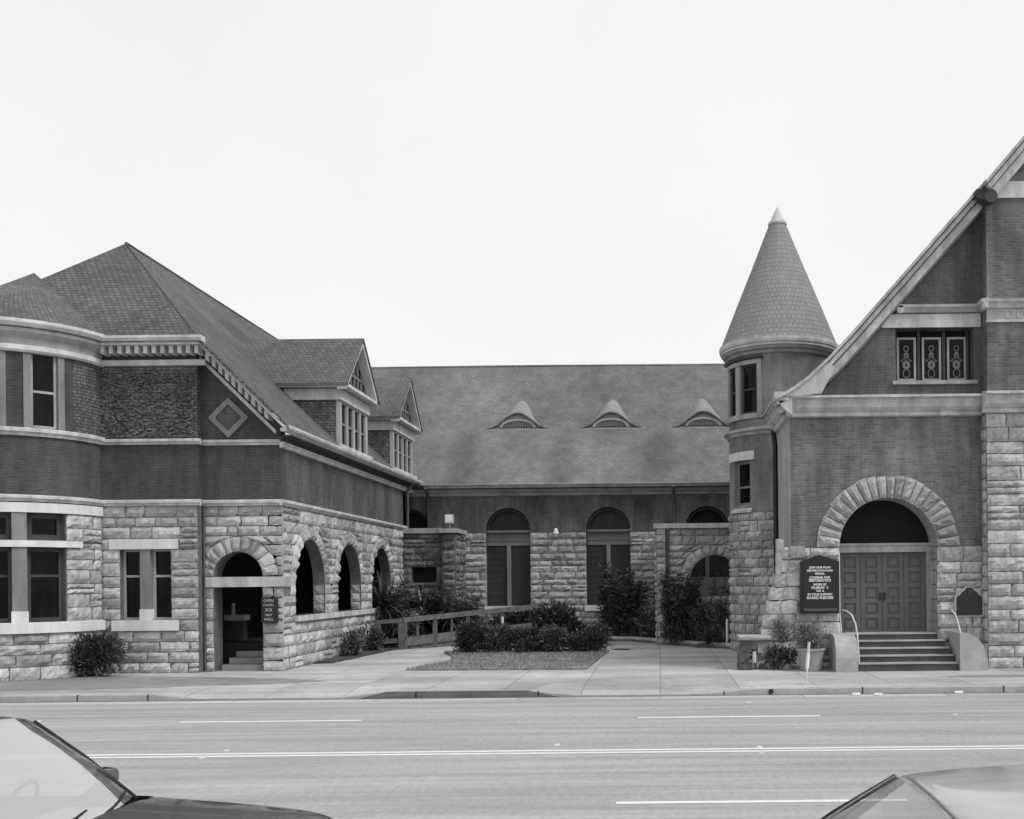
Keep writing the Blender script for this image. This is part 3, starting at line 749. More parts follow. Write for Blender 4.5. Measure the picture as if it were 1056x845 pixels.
for i, c in enumerate(NA):
    o = MB(); mbox(o, PN, c - .9, c + .9, 4.35, 4.49, -.3, -.12); mbox(o, PN, c - .9, c + .9, 3.86, 4.34, -.3, -.2); mbox(o, PN, c - .9, c + .9, 4.05, 4.15, -.2, -.17)
    mbox(o, PN, c - .08, c + .08, 1.36, 3.86, -.3, -.16)
    W = o.build('arched_opening', M['frame'], nave)
    for s in (-1, 1):
        o = MB(); a, b = sorted((c + s * .08, c + s * .9)); mbox(o, PN, a, b, 1.36, 3.86, -.32, -.25)
        for k in range(9): mbox(o, PN, a + .05, b - .05, 1.5 + k * .26, 1.54 + k * .26, -.25, -.24)
        o.build('door_leaf', M['doorn'], W)
    o = MB(); o.prism([(c - .9 * math.cos(math.pi * k / 16), 4.49 + .9 * math.sin(math.pi * k / 16)) for k in range(17)], lambda u, v, t: PN(u, v, t), -.36, -.3); o.build('arch_panel', M['dark' if i in (0, 3) else 'doorn'], W)
    o = MB()
    for k in range(18):
        a0, a1 = math.pi * k / 18, math.pi * (k + 1) / 18
        q = [(c - r * math.cos(a), 4.5 + r * math.sin(a)) for r, a in ((.9, a0), (.78, a0), (.78, a1), (.9, a1))]
        o.prism(q, lambda u, v, t: PN(u, v, t), -.3, -.14)
    o.build('arch_frame', M['doorn'], W)
    if i: 
        o = MB(); mbox(o, PN, c - 1.0, c + 1.0, 1.12, 1.35, -.3, .12); o.build('sill', M['lintel'], W)
def f(mb):
    mould(mb, PN, -13, 14, [(0, 5.9), (.08, 5.92), (.1, 6.0), (.22, 6.1), (.24, 6.18), (0, 6.18)])
    mould(mb, PN, -9.6, 14, [(.3, 6.2), (.56, 6.2), (.64, 6.34), (.56, 6.36), (.3, 6.28)])
one('cornice', 'trimd', nave, f)
def f(mb):
    a = [(-16, 43.4, 6.33), (14, 43.4, 6.33), (14, 50.5, 12.6), (-16, 50.5, 12.6)]; b = [(-16, 57.6, 6.33), (14, 57.6, 6.33), (14, 50.5, 12.6), (-16, 50.5, 12.6)]
    for P in (a, b): mb.poly(P)
    mb.poly([(-16, 43.4, 6.33), (14, 43.4, 6.33), (14, 44, 6.2), (-16, 44, 6.2)])
one('nave_roof', 'shinglen', nave, f)
one('roof_ridge', 'shinglen', nave, lambda mb: mb.tube([(-16, 50.5, 12.57), (-6, 50.5, 12.6), (2, 50.5, 12.575), (14, 50.5, 12.6)], .06, 6))
def f(mb):
    for x in (-16, 14): mb.poly([(x, 43.9, 0), (x, 57, 0), (x, 57, 6.3), (x, 50.5, 12.5), (x, 43.9, 6.3)])
    mb.box(-16, 14, 56.8, 57, 0, 6.3)
one('gable_end_wall', 'brickn', nave, f)
def eyebrow(c, lab):
    D0, z0, k = 46.6, 9.155, .883
    W, H = 1.34, .66
    hgt = lambda s: H * (.5 + .5 * math.cos(math.pi * min(1, abs(s) / W))) ** 1.05
    ho = lambda s: .46 * math.sqrt(max(0, 1 - (s / .82) ** 2))
    n = 32; q = [-W + 2 * W * i / n for i in range(n + 1)]
    mb = MB(); vs = []; uv = []
    rows = 6
    for s in q:
        h = hgt(s); t_ = (h + .05) / (k - .48)
        for j in range(rows + 1):
            f_ = j / rows; lift = .1 * math.sin(math.pi * f_) * (h / H)
            vs.append((c + s * (1 - .22 * f_), D0 - .15 + (t_ + .15) * f_, z0 - .1 + h + .06 + (.48 * t_) * f_ + lift)); uv.append((s, f_ * 1.9))
    m = rows + 1
    mb.mesh(vs, [(i * m + j, i * m + m + j, i * m + m + j + 1, i * m + j + 1) for i in range(n) for j in range(rows)], 0, uv)
    E = mb.build('eyebrow_dormer', M['shinglee'], nave, True, label=lab)
    b = MB()
    for s0, s1 in zip(q, q[1:]):
        b.prism([(c + s0, z0 - .1 + hgt(s0)), (c + s1, z0 - .1 + hgt(s1)), (c + s1, z0 - .045 + hgt(s1)), (c + s0, z0 - .045 + hgt(s0))], lambda u, v, t: (u, D0 + t, v), -.16, -.06)
    b.build('dormer_trim', M['shinglee'], E)
    b = MB()
    for i in range(20):
        a0, a1 = math.pi * i / 20, math.pi * (i + 1) / 20
        b.prism([(c - p * math.cos(a), z0 - .06 + q * math.sin(a)) for p, q, a in ((.66, .3, a0), (.8, .4, a0), (.8, .4, a1), (.66, .3, a1))], lambda u, v, t: (u, D0 + t, v), -.12, -.05)
    b.build('arch_band', M['trimd'], E)
    b = MB(); b.prism([(c + s, z0 - .15) for s in (-1.2, 1.2)] + [(c + 1.2 - 2.4 * i / 20, z0 - .1 + hgt(1.2 - 2.4 * i / 20)) for i in range(21)], lambda u, v, t: (u, D0 + t, v), -.04, 0); b.build('dormer_face', M['shinglee'], E)
    b = MB(); b.prism([(c - .67 * math.cos(math.pi * i / 16), z0 - .06 + .31 * math.sin(math.pi * i / 16)) for i in range(17)], lambda u, v, t: (u, D0 + t, v), -.07, -.042); b.build('louver', M['framed'], E)
    b = MB()
    for i in range(1, 12):
        s = -.66 + 1.32 * i / 12; h = .3 * math.sqrt(max(0, 1 - (s / .66) ** 2)); b.box(c + s - .018, c + s + .018, D0 - .1, D0 - .075, z0 - .05, z0 - .06 + h)
    for z in (.08, .16, .25):
        w_ = .66 * math.sqrt(1 - (z / .3) ** 2); b.box(c - w_, c + w_, D0 - .097, D0 - .078, z0 - .06 + z - .015, z0 - .06 + z + .015)
    b.build('louver_bars', M['screen'], E)
    b = MB(); b.box(c - 1.45, c + 1.45, D0 - .2, D0 - .02, z0 - .2, z0 - .13); b.build('dormer_sill', M['trimd'], E)
eyebrow(-6.13, 'left eyebrow dormer'); eyebrow(-2.04, 'middle eyebrow dormer'); eyebrow(2.0, 'right eyebrow dormer beside the turret')
one('downspout', 'pipe', nave, lambda mb: mb.tube([(.62, 43.3, 6.2), (.62, 43.8, 5.9), (.62, 43.85, 4.5)], .055, 8))
one('downspout', 'pipe', nave, lambda mb: mb.tube([(-9.5, 43.3, 6.2), (-9.5, 43.8, 5.9), (-9.5, 43.85, 4.5)], .05, 8))
# courtyard stone walls
lw = thing('stone_wall', 'sooty rough stone wall with a small dark opening beside the long arched side wall', 'wall', (-9, 42, 0))
PL = planeY(42)
LO = [(-9.79, -8.81, 2.35, 2.97)]
one('wall_core', 'mortar', lw, lambda mb: wall(mb, PL, [(-10.15, 0), (-8.55, 0), (-8.55, 4.3), (-10.15, 4.3)], [[(-9.79, 2.35), (-8.81, 2.35), (-8.81, 2.97), (-9.79, 2.97)]], .5))
one('wall_face', 'stoned', lw, lambda mb: ashlar(mb, PL, -10.15, -8.55, 0, 4.3, [Brect(*LO[0])], h=(.22, .32), depth=.06))
one('pier', 'mortar', lw, lambda mb: mb.box(-8.53, -8.0, 41.75, 43.9, 0, 4.3))
one('pier_face', 'stoned', lw, lambda mb: (ashlar(mb, planeY(41.75), -8.53, -8.0, 0, 4.3, (), depth=.07, w=(.3, .6)), ashlar(mb, planeX(-8.0), 41.75, 43.9, 0, 4.3, (), depth=.06)))
one('coping', 'trimd', lw, lambda mb: (mbox(mb, PL, -10.15, -8.6, 4.3, 4.5, -.5, .12), mb.box(-8.6, -7.9, 41.6, 43.9, 4.3, 4.47)))
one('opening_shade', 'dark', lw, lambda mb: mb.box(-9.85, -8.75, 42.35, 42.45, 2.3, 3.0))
rw = thing('stone_wall', 'rough stone screen wall with a half-round arch, joining the turret', 'wall', (1.2, 39, 0))
PW = planeY(39)
one('wall_core', 'mortar', rw, lambda mb: wall(mb, PW, [(-.05, 0), (3.6, 0), (3.6, 4.25), (-.05, 4.25)], [arch(2.03, .9, 1.75, 2.35)], .5))
one('wall_face', 'stone', rw, lambda mb: ashlar(mb, PW, .28, 3.6, 0, 4.25, [Barch(2.03, 1.28, 2.35, 2.36), Brect(1.13, 2.93, 1.75, 2.35)], h=(.22, .32), depth=.06))
one('arch_ring', 'stone', rw, lambda mb: voussoirs(mb, PW, 2.03, 2.36, .9, 1.27, 11, .06, ragged=.05))
one('corner_pilaster', 'stone', rw, lambda mb: ashlar(mb, planeY(38.9), -.1, .24, 0, 4.25, (), h=(.22, .3), w=(.35, .4), depth=.04))
one('pilaster_core', 'mortar', rw, lambda mb: mb.box(-.1, .24, 38.9, 43.9, 0, 4.25))
one('side_face', 'stone', rw, lambda mb: ashlar(mb, planeX(-.1, -1), 38.9, 43.9, 0, 4.25, (), h=(.22, .32), depth=.05))
one('coping', 'smooth', rw, lambda mb: mbox(mb, PW, -.2, 3.6, 4.25, 4.42, -.5, .2))
one('downspout', 'pipe', rw, lambda mb: mb.tube([(.32, 38.85, 4.25), (.32, 38.85, .2)], .05, 8))
one('arch_backing', 'trimd', rw, lambda mb: mb.box(.9, 3.2, 40.5, 40.6, 0.2, 2.45))
#@@TURRET
# ------------------------------------------------------------------ turret
TC, TR = (4.06, 35.5), 1.68
CT = cyl(TC, TR); tt = lambda d: R_(d) * TR
tur = thing('round_turret', 'round brick turret with steep conical shingled roof on a rough stone base', 'tower', (TC[0], TC[1], 0))
full = (tt(-180), tt(180))
one('stone_base_core', 'mortar', tur, lambda mb: cellwall(mb, CT, tt(-180), tt(180), 0, 4.48, (), .3, .15))
one('stone_base', 'stonec', tur, lambda mb: ashlar(mb, CT, tt(-180), tt(60), 0, 4.5, (), w=(.3, .7), h=(.26, .36), depth=.05))
H1 = [(tt(-80), tt(-62.5), 7.68, 9.27), (tt(-53), tt(-31), 7.68, 9.27), (tt(-68), tt(-41), 4.72, 6.19)]
one('brick_shaft', 'brickt', tur, lambda mb: cellwall(mb, CT, tt(-180), tt(180), 4.5, 9.9, H1, .25, .15))
sash(tur, CT, tt(-80), tt(-62.5), 7.68, 9.27, -.1, .07, 'framed', .5, .15)
sash(tur, CT, tt(-53), tt(-31), 7.68, 9.27, -.1, .07, 'framed', .5, .15)
sash(tur, CT, tt(-68), tt(-41), 4.72, 6.19, -.16, .1, 'frame', .42, .15)
def f(mb):
    mbox(mb, CT, tt(-61.5), tt(-54), 7.68, 9.27, -.05, .04, .1); mbox(mb, CT, tt(-30.5), tt(-25.5), 7.6, 9.35, 0, .05, .1); mbox(mb, CT, tt(-88), tt(-81), 7.6, 9.35, 0, .05, .1)
    mbox(mb, CT, tt(-88), tt(-25.5), 9.27, 9.4, 0, .06, .1); mbox(mb, CT, tt(-88), tt(-25.5), 7.52, 7.68, 0, .07, .1)
one('window_surround', 'trimd', tur, f)
one('window_hood', 'pipe', tur, lambda mb: mould(mb, CT, tt(-92), tt(-24), [(0, 9.42), (.12, 9.44), (.16, 9.5), (0, 9.52)], .1))
one('belt_course', 'trimd', tur, lambda mb: mould(mb, CT, tt(-180), tt(180), [(0, 6.98), (.06, 7.0), (.09, 7.08), (.17, 7.12), (.17, 7.2), (0, 7.24)], .12))
one('lintel', 'lintel', tur, lambda mb: mbox(mb, CT, tt(-82), tt(-35), 6.2, 6.48, -.1, .05, .1))
one('sill', 'smooth', tur, lambda mb: mould(mb, CT, tt(-72), tt(-38), [(-.1, 4.5), (.1, 4.5), (.1, 4.56), (-.1, 4.74)], .1))
one('eave_moulding', 'trim', tur, lambda mb: mb.lathe(TC, [(1.86, 9.78), (1.93, 9.79), (1.93, 9.86), (1.97, 9.88), (1.99, 9.96), (1.99, 10.03), (1.7, 10.03)], 64))
one('eave_soffit', 'trimd', tur, lambda mb: mb.lathe(TC, [(1.67, 9.56), (1.73, 9.58), (1.76, 9.66), (1.86, 9.7), (1.9, 9.78), (1.7, 9.78)], 64))
rf = one('conical_roof', 'shinglet', tur, lambda mb: mb.lathe(TC, [(1.97, 10.02), (1.9, 10.14), (1.4, 11.4), (.9, 12.62), (.27, 14.2)], 72, Ruv=1.6))
one('roof_cap', 'trim', rf, lambda mb: mb.lathe(TC, [(.27, 14.16), (.31, 14.16), (.31, 14.24), (.25, 14.28), (.02, 14.76)], 32))
#@@CHURCH
# ------------------------------------------------------------------ church front
ch = thing('church', 'brick church gable front with rock-faced arch doorway and stone pier', 'church', (5.9, 27.6, 0))
PC, PP = planeY(27.6), planeY(27.2)
DC = 5.945
sl = 1.145
zr = lambda x: 7.5 + (x - 4.05) * 1.13   # underside line of the rake
one('brick_wall', 'brickc', ch, lambda mb: wall(mb, PC, notched(3.42, 8.6, 3.15, 7.0, [(DC, 1.8, 3.17)]), [], .8))
WX0, WX1, WZ0, WZ1 = 6.19, 8.22, 7.45, 8.82
one('gable_brick_wall', 'bricku', ch, lambda mb: wall(mb, PC, [(3.62, 7.0), (13, 7.0), (13, 17.0), (4.4, 7.35)], [[(WX0, WZ0), (WX1, WZ0), (WX1, WZ1), (WX0, WZ1)]], .5))
one('side_wall', 'trimd', ch, lambda mb: mb.box(3.414, 3.7, 27.602, 30.3, 0, 6.6))
one('rear_wall', 'brickc', ch, lambda mb: wall(mb, planeY(30.3), [(3.45, 0), (13, 0), (13, 16.5), (4.2, 6.9), (3.45, 6.5)], [], .2))
one('nave_wall', 'brickc', ch, lambda mb: mb.box(6.1, 6.4, 30.4, 44, 0, 9.4))
one('backing_wall', 'mortar', ch, lambda mb: wall(mb, PC, notched(3.425, 8.4, 0, 3.148, [(DC, 1.255, 3.147)])[:1] + [(DC - 1.255, 0), (DC - 1.255, 3.148), ] + [] + [(3.425, 3.148)], [], .8) or wall(mb, PC, [(DC + 1.255, 0), (8.4, 0), (8.4, 3.148), (DC + 1.255, 3.148)], [], .8))
one('stone_wall', 'stonec', ch, lambda mb: (ashlar(mb, PC, 3.25, DC - 1.255, 0, 3.15, (), h=(.3, .5), w=(.5, 1.1), depth=.06), ashlar(mb, lambda s, z, n=0: (DC - 1.255 + n * .3, 27.6 + s, z), 0, .7, .9, 3.15, (), depth=.02, w=(.3, .7))))
one('stone_wall', 'stonec', ch, lambda mb: (ashlar(mb, PC, DC + 1.255, 8.4, 0, 3.15, (), h=(.28, .42), w=(.45, 1.0), depth=.06), ashlar(mb, lambda s, z, n=0: (DC + 1.255 - n * .3, 27.6 + s, z), 0, .7, .9, 3.15, (), depth=.02, w=(.3, .7))))
one('arch_ring', 'stonec', ch, lambda mb: voussoirs(mb, planeY(27.57), DC, 3.155, 1.255, 1.87, 21, .08, ragged=.05))
def f(mb):
    n = 24
    for k in range(n):
        a0, a1 = math.pi * k / n, math.pi * (k + 1) / n
        mb.poly([(DC - 1.255 * math.cos(a), y, 3.155 + 1.255 * math.sin(a)) for a, y in ((a0, 27.57), (a1, 27.57), (a1, 28.4), (a0, 28.4))])
one('arch_soffit', 'trimd', ch, f)
# doorway: beam, tympanum, four panelled leaves
PD = planeY(28.3)
one('door_beam', 'trimd', ch, lambda mb: (mbox(mb, PD, DC - 1.25, DC + 1.25, 3.02, 3.2, 0, .14), mbox(mb, PD, DC - 1.25, DC + 1.25, 3.2, 3.26, 0, .18), mbox(mb, PD, DC + 1.14, DC + 1.25, .88, 3.02, 0, .12), mbox(mb, PD, DC - 1.25, DC - 1.17, .88, 3.02, 0, .12)))
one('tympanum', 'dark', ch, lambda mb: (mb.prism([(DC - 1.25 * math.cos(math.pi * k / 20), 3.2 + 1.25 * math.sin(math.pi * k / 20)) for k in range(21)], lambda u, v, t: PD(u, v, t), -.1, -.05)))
xs = [DC - 1.17 + k * (2.31 / 4) for k in range(5)]
for k in range(4):
    a, b = xs[k] + .006, xs[k + 1] - .006
    o = MB(); pz = [.97 + i * .41 for i in range(5)]
    wall(o, PD, [(a, .885), (b, .885), (b, 3.015), (a, 3.015)], [[(a + .12, z), (b - .12, z), (b - .12, z + .3), (a + .12, z + .3)] for z in pz], .045)
    L = o.build('door_leaf', M['door'], ch)
    for z in pz:
        o = MB(); mbox(o, PD, a + .12, b - .12, z, z + .3, -.05, -.035); mbox(o, PD, a + .17, b - .17, z + .05, z + .25, -.035, -.012); o.build('door_panel', M['door'], L)
    if k in (1, 2):
        o = MB(); x = b - .05 if k == 1 else a + .05; mbox(o, PD, x - .02, x + .02, 1.75, 1.95, 0, .05); o.build('door_handle', M['metal'], L)
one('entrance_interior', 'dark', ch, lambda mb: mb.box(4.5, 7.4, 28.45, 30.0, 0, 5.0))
# steps
for k in range(5):
    one('step', 'pipe', ch, lambda mb: mb.box(4.93, 7.45 - .03 * k, 26.62 + .26 * k, 28.3, .002 + .174 * k - .0 * k, .174 * (k + 1)))
    one('tread', 'concrete', ch, lambda mb: mb.box(4.932, 7.448 - .03 * k, 26.57 + .26 * k, 26.875 + .26 * k + (.5 if k == 4 else 0), .174 * (k + 1) + .002, .174 * (k + 1) + .035))
def cheek(mb, x0, x1):
    P = [(27.5, 0), (26.45, 0), (26.44, .35), (26.5, .62), (26.66, .82), (26.9, .91), (27.5, .93)]
    mb.prism(P, lambda y, z, t: (t, y, z), x0, x1)
one('step_cheek', 'concrete', ch, lambda mb: cheek(mb, 4.38, 4.925))
def f(mb):
    P = [(7.48, 0), (8.2, 0), (8.17, .3), (8.08, .6), (7.93, .82), (7.72, .93), (7.48, .95)]
    mb.prism(P, lambda x, z, t: (x, t, z), 26.5, 27.5)
one('step_cheek', 'concrete', ch, f)
one('handrail', 'pipel', ch, lambda mb: mb.tube([(4.72, 27.5, 1.52), (4.78, 27.2, 1.5), (4.86, 26.95, 1.42), (4.93, 26.8, 1.2), (4.97, 26.75, .9), (4.99, 26.72, .5), (5.0, 26.7, .2)], .02, 8))
one('handrail', 'pipel', ch, lambda mb: mb.tube([(7.55, 27.5, 1.5), (7.58, 27.2, 1.35), (7.6, 26.95, 1.05), (7.6, 26.8, .8), (7.6, 26.75, .1)], .018, 8))
one('conduit', 'pipel', ch, lambda mb: mb.tube([(4.66, 27.52, 3.0), (4.66, 27.52, 1.5), (4.69, 27.5, 1.0), (4.69, 27.5, .9)], .02, 6))
# cornice under the gable
CP = [(0, 6.52), (.1, 6.54), (.12, 6.62), (.1, 6.64), (.14, 6.66), (.24, 6.74), (.27, 6.84), (.3, 6.88), (.3, 6.94), (.42, 6.97), (.42, 7.03), (0, 7.08)]
one('cornice_return', 'coping', ch, lambda mb: mb.box(2.99, 3.36, 27.165, 27.5, 6.9, 7.13))
one('main_cornice', 'smooth', ch, lambda mb: (mould(mb, PC, 3.3, 8.4, CP), mould(mb, planeX(3.42, -1), 27.3, 30.35, CP), mould(mb, PP, 8.3, 11.2, CP)))
one('cornice_corner', 'smooth', ch, lambda mb: mb.prism([(3.45, 6.53), (3.3, 6.64), (3.16, 6.78), (3.1, 6.92), (3.0, 6.98), (3.0, 7.04), (3.45, 7.06)], lambda x, z, t: (x, t, z), 27.2, 27.62))
# gable window
one('window_lintel', 'smooth', ch, lambda mb: mbox(mb, PC, 5.83, 8.4, 8.825, 9.17, -.3, .05))
def f(mb):
    mould(mb, PC, 6.25, 8.4, [(0, 9.19), (.1, 9.2), (.14, 9.28), (.18, 9.32), (.18, 9.39), (0, 9.42)])
    mb.tube([(6.3, 27.6, 9.27), (6.3, 27.42, 9.27)], .1, 12)
one('string_moulding', 'trimd', ch, f)
one('window_sill', 'trimd', ch, lambda mb: mbox(mb, PC, 6.1, 8.3, 7.35, 7.445, -.3, .08))
def f(mb):
    for q in (.05, .66, 1.32, 1.93): mbox(mb, PC, WX0 + q - .03, WX0 + q + .05, WZ0, WZ1, -.4, -.28)
one('window_mullions', 'framed', ch, f)
for k in range(3):
    a = WX0 + .1 + k * .66; b = a + .5; z0, z1 = WZ0 + .05, WZ1 - .18
    w_ = sash(ch, PC, a, b, z0, z1, -.34, .055, 'framel', 0)
    o = MB(); c = (a + b) / 2; n = -.325
    def ringp(cx, cz, r0, r1, n=n):
        for q in range(12):
            a0, a1 = math.tau * q / 12, math.tau * (q + 1) / 12
            o.prism([(cx + r * math.cos(t_), cz + r * math.sin(t_) * 1.2) for r, t_ in ((r0, a0), (r1, a0), (r1, a1), (r0, a1))], lambda u, v, t: PC(u, v, t), n, n + .012)
    ringp(c, z0 + .42, 0.03, .1); ringp(c, z0 + .68, .02, .065); ringp(c - .07, z0 + .55, .03, .045); ringp(c + .07, z0 + .55, .03, .045); ringp(c, z0 + .2, .08, .1); ringp(c, z0 + .85, .05, .07)
    for s in (-1, 1):
        o.prism([(c + s * .02, z0 + .62), (c + s * .15, z0 + .5), (c + s * .15, z0 + .53), (c + s * .02, z0 + .66)], lambda u, v, t: PC(u, v, t), n, n + .012)
    o.build('stained_glass_tracery', M['screen'], w_)
one('window_recess', 'dark', ch, lambda mb: mb.box(WX0 - .1, WX1 + .1, 28.02, 28.1, WZ0 - .1, WZ1 + .1))
# rake coping
OUT = [(2.98, 6.98), (3.2, 7.08), (3.45, 7.22), (3.83, 7.5), (4.34, 7.96), (4.95, 8.6), (8.42, 12.48)]
def rake(mb, o0, o1, n0, n1, pts=OUT, base=27.6):
    # bands parallel to the outer line, o0..o1 measured perpendicular below it
    L = [Vector(p) for p in pts]; q = []
    for i, p in enumerate(L):
        d = (L[min(i + 1, len(L) - 1)] - L[max(i - 1, 0)]).normalized(); nn = Vector((d.y, -d.x)); q.append((p + nn * o0, p + nn * o1))
    vs = []
    for a, b in q: vs += [(a.x, base - n0, a.y), (a.x, base - n1, a.y), (b.x, base - n1, b.y), (b.x, base - n0, b.y)]
    k = len(q) - 1
    mb.mesh(vs, [(4 * i + j, 4 * i + (j + 1) % 4, 4 * i + 4 + (j + 1) % 4, 4 * i + 4 + j) for i in range(k) for j in range(4)] + [(0, 1, 2, 3), (4 * k, 4 * k + 1, 4 * k + 2, 4 * k + 3)])
one('rake_coping', 'coping', ch, lambda mb: (rake(mb, 0, .07, -.3, .52), rake(mb, .1, .2, 0, .4), rake(mb, .24, .42, 0, .27)))
one('rake_groove', 'frame', ch, lambda mb: (rake(mb, .072, .098, 0, .36), rake(mb, .202, .238, 0, .24), rake(mb, .422, .47, 0, .16)))
UP = [(8.3, 12.3), (9.6, 13.8), (13.2, 17.95)]
one('rake_coping', 'coping', ch, lambda mb: (rake(mb, 0, .07, -.3, .5, UP, 27.2), rake(mb, .1, .22, -.2, .4, UP, 27.2), rake(mb, .24, .45, -.2, .25, UP, 27.2)))
one('rake_groove', 'frame', ch, lambda mb: (rake(mb, .072, .098, -.2, .36, UP, 27.2), rake(mb, .222, .238, -.2, .2, UP, 27.2)))
def f(mb):
    mb.tube([(8.5, 27.45, 12.0), (8.5, 26.93, 12.0)], .17, 14); mb.prism([(8.12, 11.98), (8.34, 12.28), (8.62, 12.16), (8.4, 11.9)], lambda x, z, t: (x, t, z), 26.96, 27.5); mb.tube([(8.2, 27.5, 12.1), (8.2, 26.98, 12.1)], .1, 12)
one('kneeler_scroll', 'framed', ch, f)
one('kneeler_block', 'smooth', ch, lambda mb: mb.prism([(3.02, 7.02), (3.6, 7.0), (4.2, 7.08), (4.55, 7.75), (4.34, 7.85), (3.83, 7.42), (3.45, 7.16), (3.1, 7.0)], lambda x, z, t: (x, t, z), 27.16, 27.6))
# roof behind the coping
def f(mb):
    for i in range(len(OUT) - 1):
        a, b = OUT[i], OUT[i + 1]; mb.poly([(a[0], 27.5, a[1] - .03), (b[0], 27.5, b[1] - .03), (b[0], 30.7, b[1] - .03), (a[0], 30.7, a[1] - .03)])
    mb.poly([(6.3, 30.7, 10.09), (13.2, 30.7, 17.9), (13.2, 44, 17.9), (6.3, 44, 10.09)]); mb.poly([(8.4, 27.5, 12.42), (13.2, 27.4, 17.9), (13.2, 30.7, 17.9), (8.4, 30.7, 12.42)])
    mb.poly([(20.4, 27.5, 9.8), (13.2, 27.4, 17.9), (13.2, 44, 17.9), (20.4, 44, 9.8)])
one('church_roof', 'shinglel', ch, f)
# pier
one('pier_core', 'mortar', ch, lambda mb: mb.box(8.4, 11, 27.202, 28, 0, 6.52))
one('pier_stone', 'stonec', ch, lambda mb: (ashlar(mb, PP, 8.4, 11, 0, 6.52, (), h=(.28, .38), w=(.45, 1.1), depth=.05), ashlar(mb, planeX(8.4, -1), 27.2, 27.6, 0, 6.52, (), h=(.28, .38), w=(.3, .4), depth=.04)))
one('pier_brick', 'brickc', ch, lambda mb: wall(mb, planeY(27.2), [(8.45, 7.06), (11, 7.06), (11, 15.2), (8.45, 12.3)], [], .5))
one('pier_band', 'smooth', ch, lambda mb: (mbox(mb, PP, 8.6, 11, 12.02, 12.44, -.1, .05)))
one('pier_string', 'smooth', ch, lambda mb: (mould(mb, PP, 8.32, 11.1, [(0, 9.190), (.08, 9.210), (.1, 9.310), (.16, 9.350), (.18, 9.420), (0, 9.450)]), mbox(mb, PP, 8.42, 11, 8.850, 8.910, 0, .05), mould(mb, planeX(8.45, -1), 27.05, 27.6, [(0, 9.190), (.08, 9.210), (.1, 9.310), (.16, 9.350), (.18, 9.420), (0, 9.450)])))
one('pier_frieze', 'trimd', ch, lambda mb: mbox(mb, PP, 8.44, 11, 8.910, 9.190, 0, .02))
one('front_wall', 'brickc', ch, lambda mb: (mb.box(11, 20, 27.45, 27.9, 0, 8.5),))
one('front_gable', 'bricku', ch, lambda mb: wall(mb, planeY(27.55), [(11, 8.5), (20, 8.5), (20, 9.8), (13.2, 17.3), (11, 15)], [], .4))
def text(name, body, size, loc, parent, mat='white', depth=.006, align='CENTER', rot=(R_(90), 0, 0), bold=0):
    c = bpy.data.curves.new(name, 'FONT'); c.body = body; c.size = size; c.align_x = align; c.extrude = depth; c.offset = bold; c.space_line = .95
    o = bpy.data.objects.new(name, c); COL.objects.link(o)
    dg = bpy.context.evaluated_depsgraph_get(); me = bpy.data.meshes.new_from_object(o.evaluated_get(dg)); bpy.data.objects.remove(o)
    me.materials.clear(); me.materials.append(M[mat])
    o = bpy.data.objects.new(name, me); COL.objects.link(o); o.rotation_euler = rot
    o.parent = parent; pl = world_loc(parent); o.location = Vector(loc); o.matrix_parent_inverse = Matrix.Translation(pl).inverted()
    return o
text('relief_letters', 'D.O', .3, (9.17, 27.17, 8.945), ch, 'smooth', .01)
# broken rubble at the foot of the corner
def f(mb):
    for (x, z, sx, sz) in [(3.28, 3.0, .2, .16), (3.26, 2.66, .2, .17), (3.2, 2.3, .22, .18), (3.12, 1.95, .27, .17), (3.05, 1.6, .3, .18), (2.98, 1.24, .33, .18), (2.95, .9, .34, .17), (2.9, .55, .38, .18), (2.88, .2, .42, .2)]:
        rock(mb, x, 27.75, z, sx, .25, sz)
        rock(mb, x + .3, 27.62, z + rnd.uniform(-.04, .04), .22, .16, sz)
one('battered_quoins', 'stonec', ch, f)
one('broken_bracket', 'trimd', ch, lambda mb: (rock(mb, 3.13, 27.6, 3.2, .1, .12, .17), rock(mb, 3.1, 27.6, 2.85, .08, .1, .2), rock(mb, 3.09, 27.6, 2.5, .08, .1, .18)))
one('downspout', 'metal', ch, lambda mb: mb.tube([(3.3, 30.47, 6.6), (3.36, 30.5, 6.2), (3.36, 30.5, 1)], .07, 8))
#@@PROPS
# ------------------------------------------------------------------ signs and lamps
sg = thing('notice_board', 'black peaked notice board with white lettering left of the church doors', 'sign', (4.13, 27.5, 1.42))
one('board', 'metal', sg, lambda mb: mb.prism([(3.63, 1.44), (4.63, 1.44), (4.63, 2.78), (4.13, 2.95), (3.63, 2.78)], lambda x, z, t: (x, t, z), 27.36, 27.53))
one('face', 'signface', sg, lambda mb: mb.prism([(3.7, 1.5), (4.56, 1.5), (4.56, 2.68), (3.7, 2.68)], lambda x, z, t: (x, t, z), 27.345, 27.358))
one('ledge', 'pipe', sg, lambda mb: mb.box(3.7, 4.56, 27.28, 27.343, 1.5, 1.57))
rows = [('JOIN OUR PLAN', .075, 2.6), ('RESTORATION FUND', .068, 2.52), ('SPECIAL', .07, 2.44), ('COMING FOR', .085, 2.335), ('RESTORATION', .085, 2.26), ('WORK BY', .075, 2.16), ('MUSEUM  C', .085, 2.075), ('THE  A', .07, 2.0), ('IN YOUR SUPPORT', .075, 1.905), ('BOARD PLEDGES', .09, 1.815)]
for i, (t_, sz, z) in enumerate(rows): text('lettering', t_, sz, (4.13, 27.34, z), sg, 'white', .002, bold=.0022)
